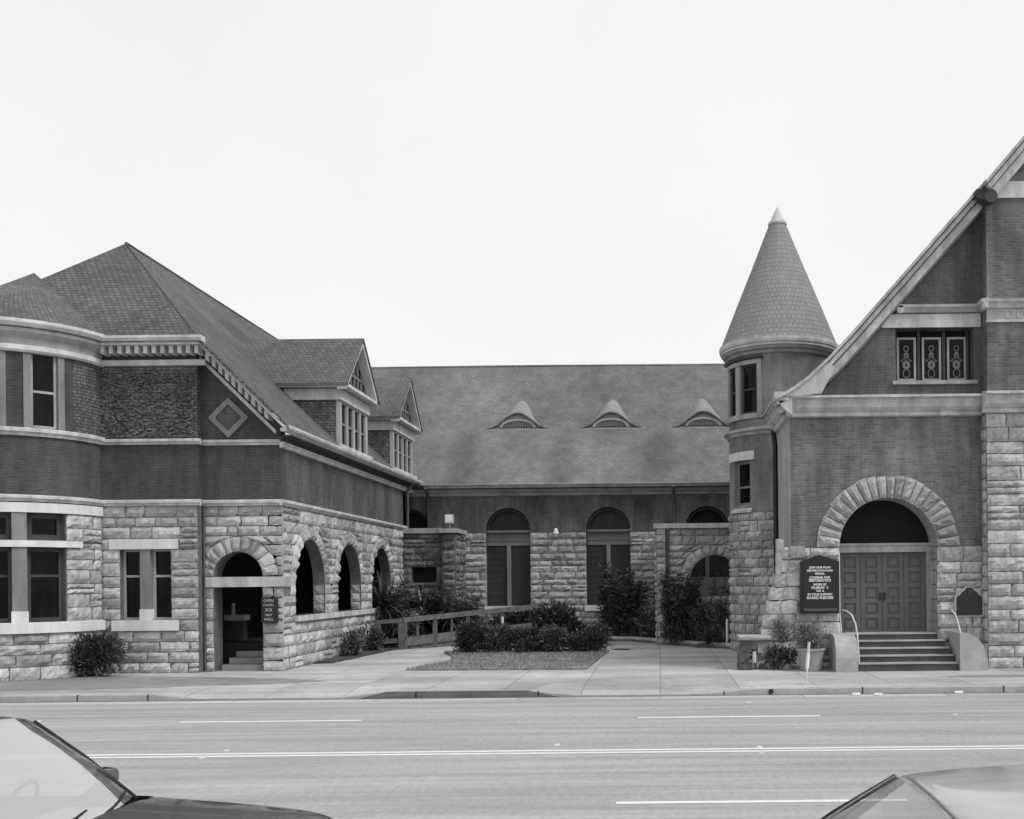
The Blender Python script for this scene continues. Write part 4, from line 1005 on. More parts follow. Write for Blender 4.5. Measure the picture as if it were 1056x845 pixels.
# plaque
PQ = [(8.0 + (x - 8.03) * .9, z) for x, z in [(7.66, 1.35), (8.4, 1.35), (8.4, 1.83), (8.31, 1.87), (8.24, 1.95), (8.16, 2.0), (8.1, 2.07), (7.96, 2.07), (7.9, 2.0), (7.82, 1.95), (7.75, 1.87), (7.66, 1.83)]]
pq = thing('historic_marker', 'dark cast plaque with curved top and pale rim right of the church steps', 'plaque', (8.03, 27.5, 1.35))
one('rim', 'smooth', pq, lambda mb: mb.prism([(8.0 + (x - 8.0) * 1.1, 1.7 + (z - 1.7) * 1.09) for x, z in PQ], lambda x, z, t: (x, t, z), 27.45, 27.56))
one('plate', 'signface', pq, lambda mb: mb.prism(PQ, lambda x, z, t: (x, t, z), 27.435, 27.449))
one('seal', 'framed', pq, lambda mb: mb.tube([(8.0, 27.434, 1.97), (8.0, 27.425, 1.97)], .05, 14))
s2 = thing('wall_sign', 'small black sign with white lettering beside the hall entrance arch', 'sign', (-10.42, 28.5, 1.3))
one('board', 'metal', s2, lambda mb: mb.box(-10.66, -10.24, 28.44, 28.54, 1.3, 1.98))
for t_, sz, z in (('OPEN', .13, 1.86), ('CHAPEL', .1, 1.75), ('XX', .17, 1.6), ('VISIT', .11, 1.48), ('HALL', .13, 1.36)): text('lettering', t_, sz * .82, (-10.46, 28.432, z), s2, 'smooth', .002, bold=.0)
fl = thing('floodlight', 'square pale floodlight on top of the stone wall pier', 'light', (-8.2, 41.7, 4.5))
one('housing', 'trimd', fl, lambda mb: (mb.box(-8.38, -8.05, 41.6, 41.8, 4.66, 5.02), mb.tube([(-8.21, 41.75, 4.47), (-8.21, 41.75, 4.7)], .03, 8)))
one('lens', 'white', fl, lambda mb: mb.box(-8.36, -8.07, 41.585, 41.598, 4.7, 5.0))
lm = thing('wall_lamp', 'small white bulb lamp on the nave wall between the arched openings', 'lamp', (-4.24, 43.8, 4.2))
one('bracket', 'pipe', lm, lambda mb: mb.tube([(-4.24, 43.98, 4.45), (-4.24, 43.78, 4.5), (-4.24, 43.72, 4.45)], .025, 8))
one('shade', 'trim', lm, lambda mb: mb.lathe((-4.24, 43.72), [(.04, 4.48), (.1, 4.4), (.15, 4.32)], 16), True)
one('globe', 'white', lm, lambda mb: mb.lathe((-4.24, 43.72), [(.01, 4.55), (.07, 4.5), (.1, 4.38), (.09, 4.26), (.01, 4.16)], 16), True)
# leaning marker post, bed stakes
mk = thing('marker_post', 'thin pale post leaning slightly at the kerb side of the sidewalk', 'post', (3.23, 23.5, 0))
one('post', 'pipel', mk, lambda mb: mb.tube([(3.22, 23.5, 0), (3.26, 23.5, .55), (3.3, 23.5, .93)], [.018, .026, .03], 8))
one('sleeve', 'white', mk, lambda mb: mb.tube([(3.247, 23.5, .35), (3.275, 23.5, .68)], .038, 8))
one('base', 'concrete', mk, lambda mb: mb.lathe((3.22, 23.5), [(.001, .02), (.14, .018), (.17, .003)], 16))
o = MB(); o.tube([(2.3, 36.35, .1), (2.3, 36.35, 1.0)], .045, 6); tag(o.build('bed_stake', M['white']), 'white stake in the planting bed against the turret', 'stake')
o = MB(); o.tube([(-5.65, 38.2, .3), (-5.65, 38.2, 1.1)], .04, 6); tag(o.build('bed_stake', M['white']), 'short white stake behind the clipped shrubs', 'stake')
# stone bench / slab on rubble legs
be = thing('stone_bench', 'rough stone slab seat on rubble supports beside the church corner', 'bench', (2.5, 27.6, 0))
def f(mb): rock(mb, 2.45, 27.6, .83, .44, .28, .07)
one('slab', 'concrete', be, f)
one('leg', 'pipe', be, lambda mb: (rock(mb, 2.2, 27.6, .6, .12, .2, .17), rock(mb, 2.16, 27.6, .28, .15, .22, .16), rock(mb, 2.2, 27.6, .07, .2, .26, .1)))
one('leg', 'pipe', be, lambda mb: (rock(mb, 2.62, 27.7, .52, .2, .16, .2), rock(mb, 2.66, 27.7, .2, .16, .2, .22)))
one('apron', 'frame', be, lambda mb: rock(mb, 2.45, 27.66, .64, .24, .12, .13))
o = MB(); o.tube([(2.42, 27.3, .2), (2.42, 27.3, .48)], .05, 6); tag(o.build('marker_stub', M['smooth']), 'short pale stub standing under the stone bench slab', 'post')
o = MB(); o.tube([(2.3, 27.7, .9), (2.62, 27.8, 1.12), (3.0, 27.9, 1.35)], [.012, .02, .02], 6); tag(o.build('stick', M['bark']), 'thin bare stick leaning over the stone bench', 'stick')
# litter
for i, (x, y, lab) in enumerate([(4.1, 22.3, 'scrap of paper in the gutter below the notice board'), (4.55, 22.2, 'small crumpled scrap in the gutter below the church steps'), (6.3, 22.45, 'pale scrap at the kerb below the right step cheek')]):
    o = MB(); rock(o, x, y, RZ + .03, .09, .05, .025); tag(o.build('paper_scrap', M['white']), lab, 'litter', 'scraps in the gutter')
# ramp with timber railing
rp = thing('wheelchair_ramp', 'low ramp with weathered timber post-and-rail fence in the courtyard', 'ramp', (-9.1, 37.4, 0))
A, B_ = Vector((-9.07, 37.5, 0)), Vector((-4.9, 42.2, 0))
n_ = Vector((-(B_ - A).y, (B_ - A).x, 0)).normalized() * 1.3
one('deck', 'wood', rp, lambda mb: mb.mesh([A + Vector((0, 0, .1)), B_ + Vector((0, 0, .42)), B_ + n_ + Vector((0, 0, .42)), A + n_ + Vector((0, 0, .1)), A, B_, B_ + n_, A + n_], [(0, 1, 2, 3), (0, 1, 5, 4), (3, 0, 4, 7), (1, 2, 6, 5), (2, 3, 7, 6)]))
C_ = Vector((-10.0, 37.3, 0))
def rail(P, Q, z0, z1, hh, w, nm='rail'):
    d = (Q - P).normalized(); s = Vector((-d.y, d.x, 0)) * w / 2
    def f(mb):
        vs = [P + s + Vector((0, 0, z0)), P - s + Vector((0, 0, z0)), P - s + Vector((0, 0, z0 + hh)), P + s + Vector((0, 0, z0 + hh)), Q + s + Vector((0, 0, z1)), Q - s + Vector((0, 0, z1)), Q - s + Vector((0, 0, z1 + hh)), Q + s + Vector((0, 0, z1 + hh))]
        mb.mesh(vs, [(0, 1, 2, 3), (4, 5, 6, 7), (0, 1, 5, 4), (1, 2, 6, 5), (2, 3, 7, 6), (3, 0, 4, 7)])
    return one(nm, 'wood', rp, f)
rail(A, B_, .94, 1.28, .17, .16, 'top_rail'); rail(A, B_, .12, .44, .3, .06, 'kick_board'); rail(A, B_, .1, .4, .015, .12, 'sill_board')
rail(C_, A, .9, .96, .14, .14, 'top_rail'); rail(C_, A, .2, .24, .16, .07, 'kick_board')
for t_, w_ in ((0, .13), (.22, .07), (.46, .06), (.72, .06), (1, .1)):
    p = A + (B_ - A) * t_; z = .3 * t_
    one('post', 'wood', rp, lambda mb: mb.box(p.x - w_, p.x + w_, p.y - w_, p.y + w_, 0, .93 + z))
for t_ in (.1, .34, .6):
    p = A + (B_ - A) * t_; one('baluster', 'wood', rp, lambda mb: mb.box(p.x - .035, p.x + .035, p.y - .035, p.y + .035, .3 + .3 * t_, .94 + .3 * t_))
one('post', 'wood', rp, lambda mb: mb.box(-9.95, -9.8, 37.2, 37.36, 0, .9))
#@@PLANTS
# ------------------------------------------------------------------ vegetation
def leaf(mb, p, d, L, W, up=None):
    d = d.normalized(); s = d.cross(up or Vector((rnd.uniform(-1, 1), rnd.uniform(-1, 1), rnd.uniform(-1, 1)))).normalized() * W / 2
    nrm = s.cross(d).normalized() * L * .08
    mb.mesh([p, p + d * L * .45 + s - nrm, p + d * L - nrm * 1.5, p + d * L * .45 - s - nrm], [(0, 1, 2), (0, 2, 3)])
def rv(r=1): return Vector((rnd.gauss(0, 1), rnd.gauss(0, 1), rnd.gauss(0, 1))).normalized() * r
def shrub(label, c, rx, ry, h, n, L, W, mat='leaf', z0=0.05, name='shrub', group=None, flowers=0, ragged=.3, stems=7):
    c = Vector(c); o = thing(name, label, 'shrub', (c.x, c.y, c.z), group)
    mb = MB(); st = MB()
    lobes = []
    for k in range(9):
        a = rnd.uniform(0, 6.28); q = rnd.uniform(.0, .6); zz = rnd.uniform(.16, .72)
        lobes.append((Vector((math.cos(a) * q * rx, math.sin(a) * q * ry, h * zz)), rnd.uniform(.34, .5) * (1 + rnd.uniform(-ragged, ragged))))
    for k in range(stems):
        l = lobes[k % 9][0]; st.tube([c + Vector((l.x * .2, l.y * .2, 0)), c + Vector((l.x * .6, l.y * .6, l.z * .5)), c + l], [.03, .022, .01], 5)
    cnt = 0; n = int(n * 2.1)
    while cnt < n:
        lp, lr = rnd.choice(lobes); u = rv(); r = rnd.random() ** .4
        p = c + lp + Vector((u.x * rx * lr, u.y * ry * lr, u.z * h * lr * .85)) * r * rnd.uniform(.85, 1.18)
        if p.z < c.z + z0: continue
        g_ = noise.noise(p * (3.2 / max(.6, h)) + Vector((c.x, 0, 0)))
        if g_ < -.3 and rnd.random() < .75: cnt += .3; continue
        d = (u + Vector((0, 0, .35)) + rv(.7)); leaf(mb, p, d, L * rnd.uniform(.6, 1.3), W * rnd.uniform(.7, 1.2)); cnt += 1
    st.build('stems', M['bark'], o); mb.build('foliage', M[mat], o)
    if flowers:
        fb = MB()
        for k in range(flowers):
            lp, lr = rnd.choice(lobes); u = rv(); u.y = -abs(u.y); p = c + lp + Vector((u.x * rx * lr, u.y * ry * lr, abs(u.z) * h * lr * .9))
            for q in range(4): leaf(fb, p, rv(), .05, .05)
        fb.build('flowers', M['flower'], o)
    return o
def canes(label, c, rx, ry, h, ncane, nleaf, L, W, mat='leaf', lean=.35, droop=.2, name='shrub', cat='shrub', group=None, low=.15):
    c = Vector(c); o = thing(name, label, cat, (c.x, c.y, c.z), group); st = MB(); mb = MB()
    for k in range(ncane):
        a = rnd.uniform(0, 6.28); q = math.sqrt(rnd.random()); b = c + Vector((math.cos(a) * q * rx * .6, math.sin(a) * q * ry * .6, 0))
        hh = h * rnd.uniform(.55, 1.05) * (1 - .25 * q); dx = Vector((math.cos(a), math.sin(a), 0)) * lean * hh * rnd.uniform(.3, 1)
        pts = [b, b + dx * .3 + Vector((0, 0, hh * .4)), b + dx * .7 + Vector((0, 0, hh * .78)), b + dx + Vector((0, 0, hh))]
        st.tube(pts, [.022, .018, .012, .006], 5)
        for j in range(nleaf):
            t_ = low + (1 - low) * rnd.random() ** .8; i = min(2, int(t_ * 3)); f_ = t_ * 3 - i; p = pts[i].lerp(pts[i + 1], f_)
            u = rv(); u.z = abs(u.z) * .7 - droop; leaf(mb, p + rv(.06), u, L * rnd.uniform(.6, 1.2), W * rnd.uniform(.8, 1.2))
    for j in range(int(ncane * nleaf * .9)):
        u = rv(); p = c + Vector((u.x * rx * .85, u.y * ry * .8, h * (.05 + .62 * rnd.random()))); q = rv(); q.z = abs(q.z) * .6; leaf(mb, p, q, L * rnd.uniform(.6, 1.1), W)
    st.build('stems', M['bark'], o); mb.build('foliage', M[mat], o)
    return o
def spiky(label, c, n, L, W, mat='leaf', name='palm_plant', h=.4, heads=1, cat='plant', spread=.5, group=None):
    c = Vector(c); o = thing(name, label, cat, tuple(c), group); mb = MB(); st = MB()
    for k in range(heads):
        a = 6.28 * k / heads; b = c + Vector((math.cos(a), math.sin(a), 0)) * spread * (heads > 1); hh = h * rnd.uniform(.5, 1.15) if heads > 1 else h
        top = b + Vector((rnd.uniform(-.1, .1), rnd.uniform(-.1, .1), hh)); st = MB(); st.tube([b, top], [.06, .045], 6); st.build('trunk', M['bark'], o)
        for j in range(n):
            a = rnd.uniform(0, 6.28); e = rnd.uniform(-.1, 1.35); l = L * rnd.uniform(.65, 1.1)
            d = Vector((math.cos(a) * math.cos(e), math.sin(a) * math.cos(e), math.sin(e))); s = Vector((-math.sin(a), math.cos(a), 0)) * W / 2
            P = [top + d * l * q + Vector((0, 0, -l * .45 * q * q * math.cos(e))) for q in (0, .3, .6, .85, 1)]
            ws = [.5, 1, .9, .5, .02]; vs = []
            for p, w_ in zip(P, ws): vs += [p - s * w_, p + s * w_]
            mb.mesh(vs, [(2 * i, 2 * i + 1, 2 * i + 3, 2 * i + 2) for i in range(4)])
    mb.build('leaves', M[mat], o)
    return o
shrub('dark ragged bush against the hall wall under the paired windows', (-15.05, 27.5, 0), 1.4, .6, 1.25, 3000, .13, .045, 'leaf')
hx = [(-6.0, 34.2, .62, .95), (-5.1, 34.6, .6, .85), (-4.2, 34.4, .62, .82), (-3.35, 34.6, .6, .8), (-2.4, 34.3, .62, .88)]
hl = ['clipped dark shrub at the left end of the courtyard bed', 'second shrub from the left in the courtyard bed', 'middle clipped shrub of the courtyard bed', 'second shrub from the right in the courtyard bed', 'clipped dark shrub at the right end of the courtyard bed by the path']
for (x, y, r, h), l in zip(hx, hl): shrub(l, (x, y, .04), r * 1.5, .6, h * 1.1, 2500, .1, .05, 'leafm' if l.startswith('second') else 'leaf', group='clipped shrubs in the courtyard bed', ragged=.15)
shrub('broad-leaved bush with a few flowers behind the clipped shrubs', (-3.75, 38.4, .02), 1.15, .7, 1.65, 1600, .2, .09, 'leaf', flowers=8)
canes('tall dark glossy-leaved shrub beside the second arched opening', (-1.45, 42.0, .1), 1.05, .6, 3.2, 36, 60, .26, .06, 'leaf', .22, .1)
canes('leggy paler shrub between the tall shrub and the screen wall', (-.35, 41.6, .1), .8, .5, 1.5, 16, 40, .2, .05, 'leafl', .3, .2)
canes('tall bushy shrub climbing the corner of the arched screen wall', (.75, 38.2, .1), .75, .5, 2.95, 30, 60, .2, .06, 'leaf', .25, .15)
canes('leafy shrub with pale tips below the half-round arch by the turret', (1.75, 37.9, .1), .8, .5, 1.75, 26, 55, .18, .05, 'leafm', .3, .1)
shrub('small flowering shrub tight against the turret', (2.15, 37.2, .1), .5, .4, 1.6, 700, .12, .05, 'leafm', flowers=14)
canes('slender young shrub seen inside the half-round arch', (2.15, 39.9, .1), .35, .3, 2.9, 5, 35, .2, .05, 'leafm', .2, .2, low=.4)
spiky('dry grassy tuft in the planting bed before the turret', (1.6, 36.95, .12), 140, .8, .02, 'leafm', 'grass_tuft', .05)
spiky('dry grassy tuft tight beside the turret base', (2.1, 36.6, .12), 110, .7, .02, 'leafm', 'grass_tuft', .05)
spiky('large fan-leaved palm in front of the small dark wall opening', (-8.8, 40.9, .05), 60, 1.1, .09, 'leaf', 'palm_plant', 1.3, 3, spread=.45)
spiky('spiky palm at the corner where the hall meets the stone wall', (-9.55, 40.6, .05), 60, 1.1, .09, 'leaf', 'palm_plant', 1.0, 2, spread=.3)
spiky('bushy spiky plant in front of the wall pier', (-7.75, 41.1, .05), 70, .9, .08, 'leafm', 'palm_plant', .9, 3, spread=.45)
canes('tall dense dark shrub hiding the foot of the small wall opening', (-8.9, 41.2, .05), .8, .45, 2.45, 26, 60, .34, .05, 'leaf', .3, .1)
canes('long-leaved shrub hiding the foot of the wall pier', (-7.75, 41.0, .05), .75, .45, 2.2, 24, 60, .32, .05, 'leafm', .35, .15)
canes('drooping shrub spreading across the third side arch', (-9.75, 38.5, .05), .6, .9, 2.75, 26, 55, .3, .045, 'leaf', .35, .35)
shrub('loose shrub filling in below the palms behind the ramp rail', (-7.9, 41.4, .05), 1.6, .5, 1.3, 1700, .2, .06, 'leaf')
shrub('low dark shrubbery behind the ramp kick board', (-6.1, 42.6, .05), 1.5, .5, 1.2, 1300, .2, .06, 'leaf')
spiky('arching palm-like plant hanging before the third side arch', (-9.75, 38.3, .05), 90, 1.45, .05, 'leaf', 'palm_plant', 1.75, 3, spread=.3)
shrub('dense dark shrub at the wall below the arching plant', (-9.6, 39.0, .03), .45, .8, 1.5, 900, .14, .05, 'leaf')
canes('pale feathery shrub standing behind the ramp corner post', (-9.2, 38.4, .05), .6, .45, 1.9, 14, 60, .14, .04, 'leafl', .4, .2)
shrub('low scrubby plant at the foot of the arched side wall', (-9.75, 33.8, .03), .4, .9, .75, 900, .11, .05, 'leafm')
shrub('small weed clump at the wall near the ramp', (-9.65, 36.3, .03), .4, .6, .8, 600, .12, .05, 'leaf')
shrub('dark creeper growing over the rubble behind the potted plant', (3.1, 27.5, .02), .5, .3, .6, 800, .1, .05, 'leaf')
shrub('ivy trailing up the battered stone corner', (3.1, 27.45, .7), .42, .2, .75, 300, .07, .035, 'leafl')
shrub('dark weeds under and behind the stone bench', (2.8, 27.8, .02), .5, .3, .65, 900, .1, .05, 'leaf')
pt = thing('planter', 'round tapered clay planter standing below the notice board', 'planter', (3.82, 26.95, 0))
one('pot', 'pot', pt, lambda mb: mb.lathe((3.82, 26.95), [(.001, .02), (.24, .0), (.26, .02), (.345, .5), (.37, .52), (.37, .58), (.33, .58), (.32, .5), (.001, .48)], 32))
shrub('bushy small-leaved plant growing in the clay planter', (3.82, 26.95, .5), .48, .4, .75, 1500, .055, .03, 'leafl', 0, 'potted_plant')
#@@CARS
# ------------------------------------------------------------------ cars
def m_paint(name, g, rough=.12, metal=.0):
    m, t, b = nt(name); a = noise_(t, 6, 3, .5); f = noise_(t, 60, 2, .5)
    grey_out(t, b, math_(t, 'MULTIPLY', remap(t, a, .3, .7, .88, 1.1), g), f, .0006, .2)
    b.inputs['Roughness'].default_value = rough; b.inputs['Metallic'].default_value = metal; b.inputs['Coat Weight'].default_value = .8; b.inputs['Coat Roughness'].default_value = .05
    return m
M['paintd'] = m_paint('dark_car_paint', .05, .25); M['paintl'] = m_paint('pale_car_paint', .36, .3)
M['rubber'] = m_plain('rubber', .02, .2, 8); M['seat'] = m_plain('seat_cloth', .3, .2, 8); M['chrome'] = m_plain('chrome', .6, .05, 8, rough=.15, metal=1)
m, t, b = nt('car_glass'); t.nodes.remove(b)
out = t.nodes['Material Output']; gl = N(t, 'ShaderNodeBsdfGlossy', Roughness=.02); gl.inputs['Color'].default_value = g3(.84); tr = t.nodes.new('ShaderNodeBsdfTransparent'); tr.inputs['Color'].default_value = g3(.85)
lw_ = N(t, 'ShaderNodeLayerWeight', Blend=.35); mx = t.nodes.new('ShaderNodeMixShader'); t.links.new(remap(t, lw_.outputs['Fresnel'], 0, 1, .16, .72), mx.inputs[0]); t.links.new(tr.outputs[0], mx.inputs[1]); t.links.new(gl.outputs[0], mx.inputs[2]); t.links.new(mx.outputs[0], out.inputs[0])
M['carglass'] = m
m, t, b = nt('lamp_glass'); b.inputs['Base Color'].default_value = g3(.5); b.inputs['Roughness'].default_value = .1; M['lampglass'] = m
def sub(o, lv=2):
    md = o.modifiers.new('Subdivision', 'SUBSURF'); md.levels = lv; md.render_levels = lv
    for p in o.data.polygons: p.use_smooth = True
    return o
def make_car(label, loc, paint, P, flip=1):
    """local x forward, y across, z up from the road; P holds the profile"""
    o = thing('parked_car', label, 'car', loc)
    X0, Y0, Z0 = loc
    T = lambda x, y, z: (X0 + x * flip, Y0 + y, Z0 + z)
    hw = P['hw']; top = P['deck']          # deck: list of (x, z of the hood / belt line / trunk top, half width)
    xa, xb = P['cabin']                    # deck indices between which the cabin sits (open)
    mb = MB(); rows = []
    for (x, z, w, zl) in top:
        r = [(x, s * a * w, zz) for s in (1,) for a, zz in ((.86, zl), (.97, zl + .04), (1.0, (z + zl) * .5), (.985, z - .13), (.95, z - .045), (.88, z - .008), (.6, z + .022), (.3, z + .034), (0, z + .038))]
        r += [(x, -y, zz) for (_, y, zz) in r[-2::-1]]; rows.append(r)
    m = len(rows[0]); vs = [T(*p) for r in rows for p in r]; fs = []
    for i in range(len(rows) - 1):
        for j in range(m - 1):
            inside = xa <= top[i][0] < xb - .01 and 6 <= j + 1 <= m - 7
            if inside: continue
            fs.append((i * m + j, i * m + j + 1, (i + 1) * m + j + 1, (i + 1) * m + j))
    fs += [tuple(range(m))[::-1], tuple(range((len(rows) - 1) * m, len(rows) * m))]
    mb.mesh(vs, fs); body = sub(mb.build('body', M[paint], o))
    # cabin
    zr, cw = P['roof'], P['cw']; fx, fr, rr, rx = P['glass']   # windscreen base x, roof front x, roof rear x, rear glass base x
    zb = P['zb']; bow = .09
    def ring(x0, x1):
        pass
    mb = MB(); n = 8; q = 6; vs = []
    for i in range(n + 1):
        u = i / n; 
        for j in range(q + 1):
            v = -1 + 2 * j / q; x = rr + (fr - rr) * u + (bow * (1 - v * v)) * (u - (1 - u) * .6)
            vs.append(T(x, v * cw, zr - .085 * abs(v) ** 2.5 - .05 * (2 * u - 1) ** 2))
    nb = len(vs); vs += [T(0, 0, 0)] * 0
    mb.mesh(vs, [(i * (q + 1) + j, (i + 1) * (q + 1) + j, (i + 1) * (q + 1) + j + 1, i * (q + 1) + j + 1) for i in range(n) for j in range(q)])
    ro = mb.build('roof', M[paint], o, True); sd = ro.modifiers.new('Solid', 'SOLIDIFY'); sd.thickness = .03; sub(ro, 1)
    def glass(xb_, xt, nm, sgn):
        mb = MB(); k = 8; vs = []
        for i in range(k + 1):
            v = -1 + 2 * i / k
            for j in range(5):
                f_ = j / 4; x = xb_ + (xt - xb_) * f_ + sgn * (bow * (1 - v * v)) * (1.5 - .5 * f_) + sgn * .03 * math.sin(math.pi * f_)
                wd = hw * .87 + (cw * .985 - hw * .87) * f_; zt = zr - .085 * abs(v) ** 2.5 - .055
                vs.append(T(x, v * wd, zb + (zt - zb) * f_))
        mb.mesh(vs, [(i * 5 + j, i * 5 + j + 1, i * 5 + j + 6, i * 5 + j + 5) for i in range(k) for j in range(4)])
        return mb.build(nm, M['carglass'], o, True)
    glass(fx, fr, 'windshield', 1); glass(rx, rr, 'rear_window', -1)
    for s in (1, -1):
        zt = zr - .13
        for xb_, xt, nm, r in ((fx, fr, 'front_pillar', .013), (rx, rr, 'rear_pillar', .016)):
            mb = MB(); mb.tube([T(xb_ + (.02 if xb_ == fx else -.02), s * hw * .87, zb - .03), T((xb_ + xt) / 2, s * (hw * .87 + cw) / 2, (zb + zt) / 2 + .01), T(xt, s * cw * .985, zt - .005)], [r * 1.1, r, r], 8); mb.build(nm, M['rubber'], o, True)
        xm = (fr + rr) / 2
        mb = MB(); mb.tube([T(xm, s * hw * .88, zb - .05), T(xm, s * cw * .985, zt + .02)], .03, 8); mb.build('door_pillar', M['rubber'], o, True)
        mb = MB()
        mb.poly([T(fx - .05, s * hw * .865, zb), T(xm + .03, s * hw * .865, zb), T(xm + .03, s * cw * .97, zt), T(fr - .03, s * cw * .97, zt)]); mb.poly([T(xm - .03, s * hw * .865, zb), T(rx + .05, s * hw * .865, zb), T(rr + .03, s * cw * .97, zt), T(xm - .03, s * cw * .97, zt)])
        mb.build('side_window', M['carglass'], o)
        # door mirror
        mx_, my = fx - .31, s * (hw + .08)
        mb = MB(); mb.prism([(-.075, -.04), (.075, -.045), (.085, .02), (.05, .055), (-.05, .06), (-.085, .025)], lambda u, v, t: T(mx_ + t, my + u, zb + .1 + v), -.02, .07)
        mi_ = mb.build('door_mirror', M['paintd'], o); bv = mi_.modifiers.new('Bevel', 'BEVEL'); bv.width = .015; bv.segments = 2
        mb = MB(); mb.prism([(-.08, -.038), (.08, -.045), (.088, .03), (.05, .058), (-.05, .06), (-.088, .03)], lambda u, v, t: T(mx_ + t, my + u, zb + .1 + v), -.026, -.0195); mb.build('mirror_glass', M['signface'], mi_)
        mb = MB(); mb.prism([(mx_ - .1, zb - .02), (mx_ + .22, zb - .02), (mx_ + .08, zb + .12)], lambda u, v, t: T(u, t, v), s * hw * .86, s * hw * .91); mb.build('mirror_mount', M['rubber'], mi_)
        mb = MB(); mb.tube([T(top[0][0] + .01, s * hw * .6, .62), T(top[0][0] - .03, s * hw * .6, .62)], .09, 12); mb.build('tail_light', M['lampglass'], o)
        mb = MB(); mb.tube([T(top[-1][0] - .01, s * hw * .62, .55), T(top[-1][0] + .03, s * hw * .62, .55)], .085, 14); mb.build('headlight', M['lampglass'], o)
        for x in P['wheels']:
            mb = MB(); y0 = s * (hw - .02); y1 = s * (hw - .2)
            w = MB(); w.tube([T(x, y0, .3), T(x, y0 - s * .01, .3), T(x, y1, .3)], [.27, .3, .3], 24); W = w.build('wheel', M['rubber'], o)
            w = MB(); w.tube([T(x, y0 + s * .008, .3), T(x, y0 - s * .03, .3)], [.17, .19], 20); w.build('rim', M['chrome'], W)
    for (x, nm) in ((top[0][0] - .02, 'rear_bumper'), (top[-1][0] + .02, 'front_bumper')):
        mb = MB(); mb.tube([T(x * .985, -hw * .98, .42), T(x * 1.01, -hw * .6, .42), T(x * 1.01, hw * .6, .42), T(x * .985, hw * .98, .42)], .07, 8); mb.build(nm, M['rubber'], o, True)
    # interior
    mb = MB(); mb.box(*sorted((X0 + flip * (fx - .5), X0 + flip * (fx + .12))), Y0 - hw * .82, Y0 + hw * .82, Z0 + zb - .3, Z0 + zb - .08); mb.build('dashboard', M['seat'], o)
    for s in (1, -1):
        for xs_ in (fx - 1.35, fx - 2.2):
            if xs_ < rx: continue
            mb = MB(); a, b2 = sorted((X0 + flip * xs_, X0 + flip * (xs_ + .14))); mb.box(a, b2, Y0 + s * .38 - .25, Y0 + s * .38 + .25, Z0 + .4, Z0 + zb + .12); mb.build('seat_back', M['seat'], o)
    cy = .38
    mb = MB(); R0 = .18; pts = [T(fx - .62 + math.sin(a) * R0 * .4, cy + math.cos(a) * R0, zb + .0 + math.sin(a) * R0 * .9) for a in [math.tau * k / 20 for k in range(21)]]
    mb.tube(pts, .014, 6, cap=False); mb.tube([T(fx - .62, cy - R0, zb), T(fx - .6, cy, zb), T(fx - .62, cy + R0, zb)], .018, 6); mb.build('steering_wheel', M['rubber'], o, True)
    for y in (-.6, .02):
        mb = MB(); mb.tube([T(fx + 1.5 * bow * (1 - (yy / hw) ** 2) + .03 - .03 * i_, yy, zb + .015 + .012 * i_) for i_, yy in enumerate((y, y + .2, y + .4, y + .55))], .01, 5); mb.build('wiper', M['rubber'], o)
    mb = MB(); mbx = [T(fx + bow + .05, -hw * .8, zb - .005), T(fx + bow * 1.6 + .05, 0, zb + .01), T(fx + bow + .05, hw * .8, zb - .005)]
    return o
# dark car, nose to the right
zz = RZ
make_car('dark glossy parked car with its hood and large pale windshield showing at the lower left', (-4.93, 6.95, zz), 'paintd',
    dict(hw=.84, roof=1.61, cw=.66, cabin=(-1.55, 1.3), glass=(1.12, .45, -1.0, -1.6), zb=.93, wheels=(-1.3, 1.85), mir='paintd',
         deck=[(-1.98, .8, .74, .35), (-1.9, .88, .8, .25), (-1.55, .92, .84, .22), (-.5, .93, .85, .2), (.5, .93, .85, .2), (1.1, .93, .85, .2), (1.3, .92, .85, .2), (1.8, .885, .84, .2), (2.28, .84, .82, .22), (2.52, .8, .79, .25), (2.62, .75, .75, .3), (2.64, .6, .72, .35)]))
make_car('pale parked car with curved roof and dark rear pillar at the lower right', (2.35, 5.1, zz), 'paintl',
    dict(hw=.86, roof=1.5, cw=.66, cabin=(-1.75, 1.3), glass=(1.3, .55, -1.08, -1.75), zb=.92, wheels=(-1.35, 1.9), mir='paintl',
         deck=[(-2.5, .72, .76, .35), (-2.45, .88, .8, .25), (-1.95, .92, .85, .2), (-1.75, .93, .86, .2), (-.5, .93, .86, .2), (.5, .93, .86, .2), (1.3, .92, .86, .2), (1.6, .9, .86, .2), (2.1, .86, .84, .22), (2.45, .8, .8, .25), (2.55, .7, .76, .3)]))
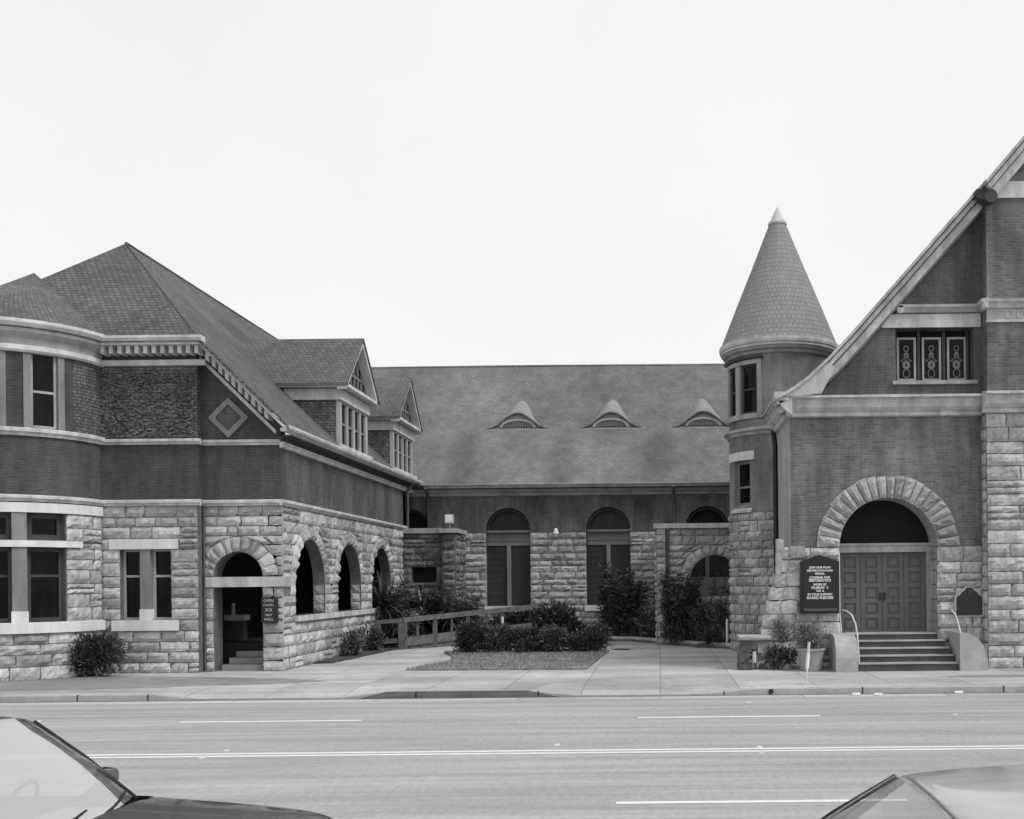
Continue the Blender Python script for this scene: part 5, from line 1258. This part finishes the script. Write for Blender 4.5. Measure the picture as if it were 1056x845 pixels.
#@@WORLD
# ------------------------------------------------------------------ world, light, camera
w = bpy.data.worlds.new('World'); scene.world = w; w.use_nodes = True; t = w.node_tree
bg = t.nodes['Background']
SE, SR = R_(50), R_(115)
sky = t.nodes.new('ShaderNodeTexSky'); sky.sky_type = 'NISHITA'; sky.sun_disc = False; sky.sun_elevation = SE; sky.sun_rotation = SR; sky.dust_density = 4; sky.air_density = 1.2
bwn = t.nodes.new('ShaderNodeRGBToBW'); t.links.new(sky.outputs[0], bwn.inputs[0])
# overcast: the cloud layer levels the clear-sky brightness out
cl = noise_(t, 1.6, 5, .55, None)
lev = math_(t, 'ADD', math_(t, 'MULTIPLY', bwn.outputs[0], .4), math_(t, 'MULTIPLY', remap(t, cl, .3, .7, .95, 1.05), 6.0))
cc = t.nodes.new('ShaderNodeCombineColor')
for i in range(3): t.links.new(lev, cc.inputs[i])
t.links.new(cc.outputs[0], bg.inputs['Color']); bg.inputs['Strength'].default_value = .1
sun = bpy.data.lights.new('sun', 'SUN'); sun.energy = 1.5; sun.angle = R_(14); sun.color = (1, 1, 1)
so = bpy.data.objects.new('sun', sun); COL.objects.link(so)
# direction: sun stands behind the camera to the right
az = R_(65); d = Vector((math.sin(az) * math.cos(SE), -math.cos(az) * math.cos(SE), math.sin(SE)))
so.rotation_euler = (-d).to_track_quat('-Z', 'Y').to_euler()
cam = bpy.data.cameras.new('camera'); co = bpy.data.objects.new('camera', cam); COL.objects.link(co); scene.camera = co
cam.sensor_width = 36; cam.sensor_fit = 'HORIZONTAL'; cam.lens = 1096 / 1056 * 36
cam.shift_x = -(680 - 528) / 1056; cam.shift_y = (600 - 422.5) / 1056
cam.clip_start = .05; cam.clip_end = 3000
co.location = (0, 0, 2.3); co.rotation_euler = (R_(90), 0, 0)
co.rotation_euler = (Matrix.Rotation(R_(90), 3, 'X') @ Matrix.Rotation(-.01, 3, 'Z')).to_euler()
vs_ = scene.view_settings; vs_.view_transform = 'Standard'; vs_.look = 'None'; vs_.exposure = .36; vs_.gamma = 1
for o in bpy.data.objects:
    if '_l' in o: del o['_l']
